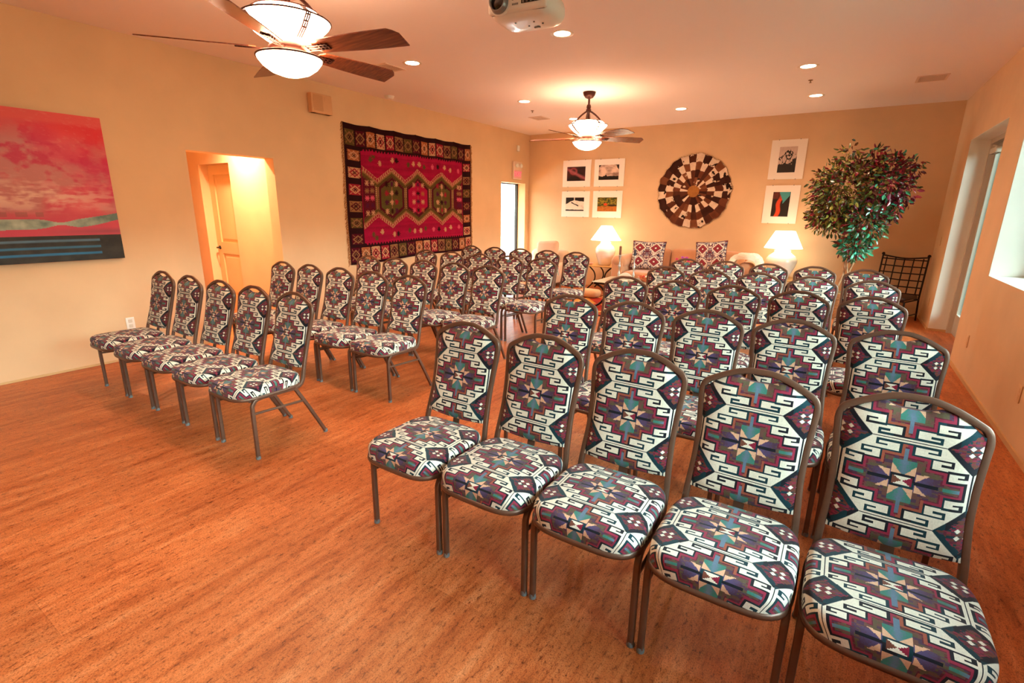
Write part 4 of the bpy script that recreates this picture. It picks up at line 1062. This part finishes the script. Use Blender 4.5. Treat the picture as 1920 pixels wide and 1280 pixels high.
def lamp(lab, loc, k, sh):
    t = thing('table_lamp', lab, 'table lamp', loc, 0, 'white table lamps')
    pr = [(.10, 0), (.112, .01), (.13, .08), (.165, .17), (.187, .25), (.183, .30), (.155, .35), (.115, .385), (.095, .41), (.098, .435), (.06, .445)]
    MB().lathe([(r * k, z) for r, z in pr], n=36).build('ceramic_base', mat('white_ceramic', '#f2e6d8', rough=.25, coat=.4, vary=(9, .04)), t)
    MB().lathe([(.012, .44), (.012, .60)], n=12).lathe([(.02, .60), (.035, .63), (.032, .68), (.0, .70)], n=16).build('socket_and_bulb', mat('warm_bulb', '#fff6e6', emit=(1., .84, .6), estr=4), t)
    z0, z1 = .468, .73
    b_ = MB().lathe([(sh[0], z0), (sh[1], z1)], n=48, capb=False, capt=False).lathe([(sh[1] - .004, z1), (sh[0] - .004, z0)], n=48, capb=False, capt=False)
    b_.build('lamp_shade', M_shade, t)
    return t
lamp('white jar table lamp with lit cone shade, left of the sofa', (-3.74, 8.97, .484), 1., (.282, .102))
lamp('white jar table lamp with lit cone shade, right of the sofa near the tree', (-.765, 8.97, .484), 1.2, (.272, .14))
tag(MB().lathe([(.02, 0), (.03, .004), (.045, .03), (.047, .045), (.042, .045), (.03, .012)], (-3.96, 8.83, .4845), 20).build('trinket_dish', mat('pink_glaze', '#d9a08c', rough=.3)), 'small pink dish beside the left table lamp', 'dish')

# kilim floor rug
rx0, rx1, ry0, ry1 = -3.9, -1.15, 6.62, 8.38; n, m = 150, 96
xs, ys = np.meshgrid(np.linspace(rx0, rx1, n + 1), np.linspace(ry0, ry1, m + 1), indexing='ij')
zs_ = .009 + .002 * np.sin(xs * 7) * np.cos(ys * 5)
U, V = (xs[:-1, :-1] - rx0) / (rx1 - rx0), (ys[:-1, :-1] - ry0) / (ry1 - ry0); O = np.ones(U.shape + (1,))
C = mixc(L('#b5402a') * O, L('#9c2a24') * O, vnoise(U * 40, V * 9, 4))
bd = np.minimum(np.minimum(U * 1.55, (1 - U) * 1.55), np.minimum(V, 1 - V)); st_ = np.floor(V * 26).astype(int)
C[bd < .16] = np.array([L('#c98a3a'), L('#7a2a22'), L('#d8b070'), L('#8c5a2a'), L('#b5452a')])[(hash2(np.floor(U * 30), st_, 3) * 4.99).astype(int)][bd < .16]
C[bd < .04] = L('#54201c'); C[(bd > .16) & (bd < .18)] = L('#d8b070')
dm = np.abs(np.mod(U * 4, 1) - .5) * 2 + np.abs(V - .5) * 4; C[(dm < .9) & (bd > .18)] = L('#c78a3c'); C[(dm < .6) & (bd > .18)] = L('#5a2430'); C[(dm < .3)] = L('#d0a868')
t = thing('floor_rug', 'red and orange kilim rug on the floor under the coffee table', 'rug', (0, 0, 0))
rg = MB().grid(np.stack([xs, ys, zs_], -1), C, True); rg.box((rx0, ry0, .0004), (rx1, ry1, .006), tuple(L('#6a2a20'))); rg.build('woven_panel', MATS['kilim_wool'], t)
for x, sg in ((rx0, -1), (rx1, 1)):
    fb = MB()
    for k in range(90):
        y = ry0 + (ry1 - ry0) * (k + .5) / 90; fb.tube([(x, y, .005), (x + sg * .05, y + random.uniform(-.008, .008), .0045)], .004, n=4)
    fb.build('fringe', mat('rug_fringe', '#d2b48a', rough=.95), t)

# coffee table
t = thing('coffee_table', 'low glass-topped iron coffee table in front of the sofa', 'coffee table', (-2.52, 7.56, 0))
MB().rbox((-.66, -.40, .408), (.66, .40, .42), .004).build('glass_top', mat('table_glass', '#d4dcc8', rough=.06, spec=.8, coat=.5), t)
b_ = MB()
for y in (-.37, .37): b_.tube([(-.62, y, .393), (.62, y, .393)], .014, n=8)
for x in (-.62, .62): b_.tube([(x, -.37, .393), (x, .37, .393)], .014, n=8)
b_.build('iron_frame', M_iron, t)
for x in (-1, 1):
    for y in (-.37, .37): MB().tube(spline([(x * .62, y, .393), (x * .50, y, .33), (x * .44, y, .22), (x * .50, y, .1), (x * .60, y, .03), (x * .64, y, .024)], 6), .016, n=8).build('leg', M_iron, t)
def candlestick(lab, loc, cc, hc):
    t = thing('candlestick', lab, 'candlestick', loc, 0, 'candlesticks on the coffee table')
    MB().lathe([(.05, 0), (.052, .008), (.03, .02), (.014, .04), (.022, .06), (.022, .08), (.011, .10), (.010, .15), (.022, .18), (.024, .20), (.011, .225), (.010, .30), (.018, .32), (.016, .335), (.026, .355), (.027, .375), (.0, .376)], n=24).build('stick', mat('silvered_metal', '#b9b6ae', rough=.28, metal=.8), t)
    MB().lathe([(.0195, .376), (.0195, .376 + hc), (.015, .378 + hc), (.003, .377 + hc), (.0025, .392 + hc)], n=20).build('candle', mat(cc[0], cc[1], rough=.5), t)
candlestick('silver candlestick with a brown candle, left of the pair on the coffee table', (-2.99, 7.80, .42), ('brown_wax', '#6a3a22'), .135)
candlestick('silver candlestick with a dark navy candle, right of the pair on the coffee table', (-2.745, 7.80, .42), ('navy_wax', '#1c1f38'), .09)
b_ = MB(); nf = 22; R1, R2 = .02, .13
pts = []
for i in range(2 * nf + 1):
    a = math.radians(8 + 164 * i / (2 * nf)); yo = .012 if i % 2 else -.012
    pts.append([(R1 * math.cos(a), yo * .3, R1 * math.sin(a)), (R2 * math.cos(a), yo, R2 * math.sin(a))])
P = np.array(pts); b_.grid(P, None, False).grid(P + np.array([0, .002, 0]), None, False, flip=True)
b_.box((-.05, -.02, -.0), (.05, .02, .018)); b_.xform(Matrix.Translation((-2.77, 7.52, .42)))
tag(b_.build('pleated_fan', mat('white_paper', '#f1ebe0', rough=.8)), 'small white pleated fan standing on the coffee table', 'decoration')
t = thing('painted_bowl', 'orange and green painted bowl of trinkets on the coffee table', 'bowl', (-2.47, 7.62, .42))
MB().lathe([(.05, 0), (.06, .005), (.10, .04), (.13, .085), (.125, .085), (.095, .045), (.0, .012)], n=32, capt=False).build('bowl_shell', mat('painted_glaze', '#b5562c', rough=.3, vary=(40, .5)), t)
for k, (x, y, c_) in enumerate(((-.05, .02, '#d8742a'), (.04, .04, '#3d7a3a'), (.02, -.05, '#e0d8c8'), (-.03, -.04, '#b02a2e'), (.06, -.01, '#d8c060'))):
    MB().lathe([(.004, -.03), (.022, -.02), (.031, 0), (.022, .02), (.004, .03)], (x, y, .075), 14).build('trinket', mat('trinket_%s' % c_[1:], c_, rough=.35), t)
t = thing('flower_vase', 'vase of pink and violet flowers on the coffee table before the sofa', 'vase', (-1.97, 7.70, .42))
MB().lathe([(.03, 0), (.05, .02), (.055, .08), (.04, .14), (.025, .19), (.03, .22)], n=24, capt=False).build('vase_body', mat('white_ceramic', '#f2e6d8'), t)
for k in range(9):
    a = 2 * PI * k / 9 * 2.4; r = .02 + .012 * k; tip = (r * math.cos(a), r * .6 * math.sin(a), .36 + .03 * math.sin(k * 2.1))
    f = MB().tube(spline([(0, 0, .18), (tip[0] * .4, tip[1] * .4, .28), tip], 5), .003, n=5).build('stem', mat('stem_green', '#3f6a34'), t)
    b_ = MB()
    for p_ in range(6):
        for ly in range(2):
            aa = 2 * PI * (p_ + .5 * ly) / 6; e_ = .032 - .01 * ly; b_.add([tip, (tip[0] + e_ * math.cos(aa - .4), tip[1] + e_ * math.sin(aa - .4), tip[2] + .008 + .014 * ly), (tip[0] + e_ * 1.25 * math.cos(aa), tip[1] + e_ * 1.25 * math.sin(aa), tip[2] + .012 + .02 * ly), (tip[0] + e_ * math.cos(aa + .4), tip[1] + e_ * math.sin(aa + .4), tip[2] + .008 + .014 * ly)], [(0, 1, 2, 3)])
    b_.build('blossom', mat('violet_petal', '#b04ab8', rough=.7) if k % 2 else mat('pink_petal', '#d83a78', rough=.7), f)
b_ = MB().rbox((-.19, -.15, 0), (.19, .15, .13), .06, crown=.02).xform(Matrix.Translation((-3.62, 8.05, .012)))
tag(b_.build('floor_cushion', mat('pale_peach_cloth', '#dcb48c', rough=.95)), 'small pale peach cushion on the floor by the coffee table', 'cushion')

# potted tree
TX, TY = .10, 8.62
t = thing('potted_tree', 'tall artificial tree of green and burgundy leaves in a wicker basket', 'tree', (TX, TY, 0))
wk = MB()
for i in range(17):
    z = .012 + i * .0225; r = .135 + .045 * (z / .38)
    wk.tube([((r + .006 * (1 if (j + i) % 2 else -1)) * math.cos(2 * PI * j / 44), (r + .006 * (1 if (j + i) % 2 else -1)) * math.sin(2 * PI * j / 44), z) for j in range(45)], .0115, n=6)
wk.lathe([(.13, 0.001), (.17, .37)], n=30, capt=False).build('basket', mat('wicker', '#b58a5c', rough=.8, vary=(30, .2)), t)
MB().lathe([(.0, .33), (.12, .335), (.164, .33)], n=24, capb=False, capt=False).build('moss', mat('dried_moss', '#4a4a28', rough=1., bump=(80, .8)), t)
M_bark = mat('pale_bark', '#b08a68', rough=.85, bump=(50, .5), vary=(18, .3))
for ph, (dx, dy, tx, ty) in zip((0, 2.1, 4.2), ((-.05, .02, -.2, 0), (.03, -.03, .05, .05), (.06, .04, .3, .0))):
    pts = [(dx + .03 * math.cos(ph + z * 9) + (tx - dx) * max(0, (z - .9) / .9) ** 1.2, dy + .03 * math.sin(ph + z * 9) + (ty - dy) * max(0, (z - .9) / .9), z) for z in np.linspace(.32, 1.85, 40)]
    MB().tube(pts, 1, prof=[(.019 * math.cos(a), .019 * math.sin(a)) for a in np.linspace(0, 2 * PI, 9)[:-1]], radii=list(np.linspace(1, .45, 40))).build('trunk', M_bark, t)
br = MB()
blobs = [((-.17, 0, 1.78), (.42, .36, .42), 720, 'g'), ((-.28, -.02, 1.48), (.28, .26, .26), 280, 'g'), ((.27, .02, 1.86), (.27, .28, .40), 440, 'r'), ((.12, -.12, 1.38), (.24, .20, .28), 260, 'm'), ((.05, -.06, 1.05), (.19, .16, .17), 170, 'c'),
         ((-.20, 0, 2.22), (.13, .1, .22), 42, 'g'), ((.08, 0, 2.22), (.12, .1, .17), 40, 'r'), ((.50, 0, 2.10), (.17, .1, .10), 30, 'r'), ((-.45, 0, 1.95), (.14, .1, .16), 36, 'g'), ((.52, 0, 1.80), (.1, .1, .2), 40, 'r'), ((.42, 0, 1.55), (.09, .08, .16), 34, 'r'), ((-.42, 0, 1.42), (.13, .1, .14), 40, 'g')]
lf = MB(); rs = np.random.RandomState(5)
lc = dict(g=['#55642a', '#6f7a32', '#8a8838', '#46542a', '#6a3a26', '#9a9440', '#3c4c22'], r=['#6e1a2e', '#8c2038', '#5a1628', '#a82a3a', '#7e2248', '#3a5a30'], m=['#2f5a30', '#8c2430', '#3c6a3a', '#5a1a28', '#4f5a24'], c=['#2f7a5c', '#44a880', '#2c6248', '#4cb496', '#7a2838'])  # c: teal greens paint cool daylight highlights into the leaf colour
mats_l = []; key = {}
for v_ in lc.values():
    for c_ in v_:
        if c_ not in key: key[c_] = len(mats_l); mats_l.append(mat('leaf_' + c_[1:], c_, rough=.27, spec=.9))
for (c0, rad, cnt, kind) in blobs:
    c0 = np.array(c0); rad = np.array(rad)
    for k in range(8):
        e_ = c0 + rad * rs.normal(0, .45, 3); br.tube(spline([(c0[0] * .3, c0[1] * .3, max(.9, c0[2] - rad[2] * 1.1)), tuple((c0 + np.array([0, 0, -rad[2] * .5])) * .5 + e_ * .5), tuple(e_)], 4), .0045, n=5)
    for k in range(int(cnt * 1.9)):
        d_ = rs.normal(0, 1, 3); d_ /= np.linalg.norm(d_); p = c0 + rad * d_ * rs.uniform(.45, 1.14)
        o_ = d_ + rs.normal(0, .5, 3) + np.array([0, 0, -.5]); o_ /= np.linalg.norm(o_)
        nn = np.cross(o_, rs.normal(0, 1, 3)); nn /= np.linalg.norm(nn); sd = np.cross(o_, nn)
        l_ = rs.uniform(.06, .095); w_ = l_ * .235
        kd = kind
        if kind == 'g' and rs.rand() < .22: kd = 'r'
        if kind in 'rm' and rs.rand() < .25 and p[1] < .0: kd = 'c'  # some front leaves take the painted daylight teal
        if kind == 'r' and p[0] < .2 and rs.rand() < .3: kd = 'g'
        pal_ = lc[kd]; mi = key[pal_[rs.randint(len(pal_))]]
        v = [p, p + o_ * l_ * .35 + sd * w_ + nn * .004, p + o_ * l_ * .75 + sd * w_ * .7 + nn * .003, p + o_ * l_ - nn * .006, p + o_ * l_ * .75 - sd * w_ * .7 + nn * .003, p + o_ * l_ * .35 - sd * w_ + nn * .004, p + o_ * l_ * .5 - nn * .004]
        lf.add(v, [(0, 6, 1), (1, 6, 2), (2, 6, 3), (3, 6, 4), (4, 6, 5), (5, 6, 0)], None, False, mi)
br.build('twigs', mat('twig_brown', '#5a3f28', rough=.9), t)
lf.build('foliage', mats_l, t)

# wrought-iron chair
t = thing('iron_chair', 'low black wrought-iron chair with lattice back and dark cushion in the right corner', 'chair', (.79, 9.205, 0), math.radians(-24))
w2 = .28
def tl(y): return y
b_ = MB()
zt, zb_ = .90, .36
for k in range(5):
    x = -w2 + .055 + k * (2 * w2 - .11) / 4; b_.tube([(x, -.03, zb_), (x, .018, zt - .03 + .012 * (abs(x) / w2))], .0085, n=8)
for k in range(6):
    q = k / 5; z = zb_ + .015 + (zt - zb_ - .06) * q; b_.tube([(-w2, -.028 + .045 * q, z), (0, -.026 + .047 * q, z - .006), (w2, -.028 + .045 * q, z)], .0085, n=8)
b_.tube(spline([(-w2, .02, zt), (0, .02, zt - .03), (w2, .02, zt)], 8), .010, n=8); b_.build('lattice_back', M_iron, t)
for s in (-1, 1):
    l_ = MB().tube([(s * w2, .02, 0), (s * w2, -.03, .32), (s * w2, .02, zt + .005)], .012, n=8).build('leg', M_iron, t)
    MB().lathe([(.006, -.02), (.02, -.008), (.022, .004), (.012, .02), (.0, .022)], (s * w2, .02, zt + .02), 14).build('finial', M_iron, l_)
    MB().tube([(s * w2, -.50, 0), (s * w2 * .97, -.48, .31)], .012, n=8).build('leg', M_iron, t)
    MB().tube([(s * w2, -.48, .10), (s * w2, .0, .10)], .008, n=8).build('stretcher', M_iron, t)
b_ = MB().tube([(-w2, -.48, .31), (w2, -.48, .31)], .011, n=8).tube([(-w2, -.02, .31), (w2, -.02, .31)], .011, n=8).tube([(-w2, -.48, .31), (-w2, -.02, .31)], .011, n=8).tube([(w2, -.48, .31), (w2, -.02, .31)], .011, n=8)
b_.build('seat_rail', M_iron, t)
MB().rbox((-.275, -.50, .318), (.275, -.045, .372), .026, crown=.02).build('seat_cushion', mat('dark_leather', '#3a2620', rough=.4), t)
# ------------------------------------------------------------------ camera
f_px = 931.45; yaw, pitch, roll = .57583389, .25790233, .01286328
cam = bpy.data.cameras.new('camera'); cam.sensor_width = 36; cam.lens = 36 * f_px / 1920; cam.clip_start = .05
co = bpy.data.objects.new('camera', cam); COL.objects.link(co); SC.camera = co
fwd = Vector((-math.sin(yaw), math.cos(yaw), 0)); rt = Vector((math.cos(yaw), math.sin(yaw), 0)); up = Vector((0, 0, 1))
f2 = fwd * math.cos(pitch) - up * math.sin(pitch); u2 = up * math.cos(pitch) + fwd * math.sin(pitch)
r3 = rt * math.cos(roll) + u2 * math.sin(roll); u3 = -rt * math.sin(roll) + u2 * math.cos(roll)
co.matrix_world = Matrix.Translation((0, 0, 1.472)) @ Matrix((r3, u3, -f2)).transposed().to_4x4()

# ------------------------------------------------------------------ light
W = bpy.data.worlds.new('sky'); SC.world = W; W.use_nodes = True
nt = W.node_tree; N = nt.nodes; K = nt.links; bg = N['Background']
tc = N.new('ShaderNodeTexCoord'); sx = N.new('ShaderNodeSeparateXYZ'); K.new(tc.outputs['Generated'], sx.inputs[0])
rp = N.new('ShaderNodeValToRGB'); el = rp.color_ramp.elements
el[0].position = .10; el[0].color = (.05, .07, .045, 1); el[1].position = .16; el[1].color = (.80, 1.0, .97, 1)
e3 = el.new(.8); e3.color = (.6, .86, 1.0, 1)
K.new(sx.outputs['Z'], rp.inputs[0]); K.new(rp.outputs[0], bg.inputs['Color']); bg.inputs['Strength'].default_value = SKY

def light(name, kind, loc, power, color, **kw):
    l = bpy.data.lights.new(name, kind); l.energy = power; l.color = color
    for k, v in kw.items(): setattr(l, k, v)
    o = bpy.data.objects.new(name, l); COL.objects.link(o); o.location = loc
    return o
for x, y in SPOTS:
    o = light('downlight_lamp', 'SPOT', (x, y, H - .012), P_SPOT, WARM, spot_size=math.radians(150), spot_blend=1., shadow_soft_size=.06)
light('hall_lamp', 'SPOT', (-6.42, 3.47, 2.585), 190, (1., .68, .40), spot_size=math.radians(140), spot_blend=1., shadow_soft_size=.05)
SC.view_settings.view_transform = 'Standard'; SC.view_settings.look = 'None'; SC.view_settings.gamma = 1; SC.view_settings.use_curve_mapping = False
SC.view_settings.exposure = EXPO
SC.cycles.max_bounces = 8; SC.cycles.diffuse_bounces = 5; SC.cycles.glossy_bounces = 3; SC.cycles.transmission_bounces = 6
SC.cycles.sample_clamp_indirect = 6; SC.cycles.caustics_reflective = False; SC.cycles.caustics_refractive = False
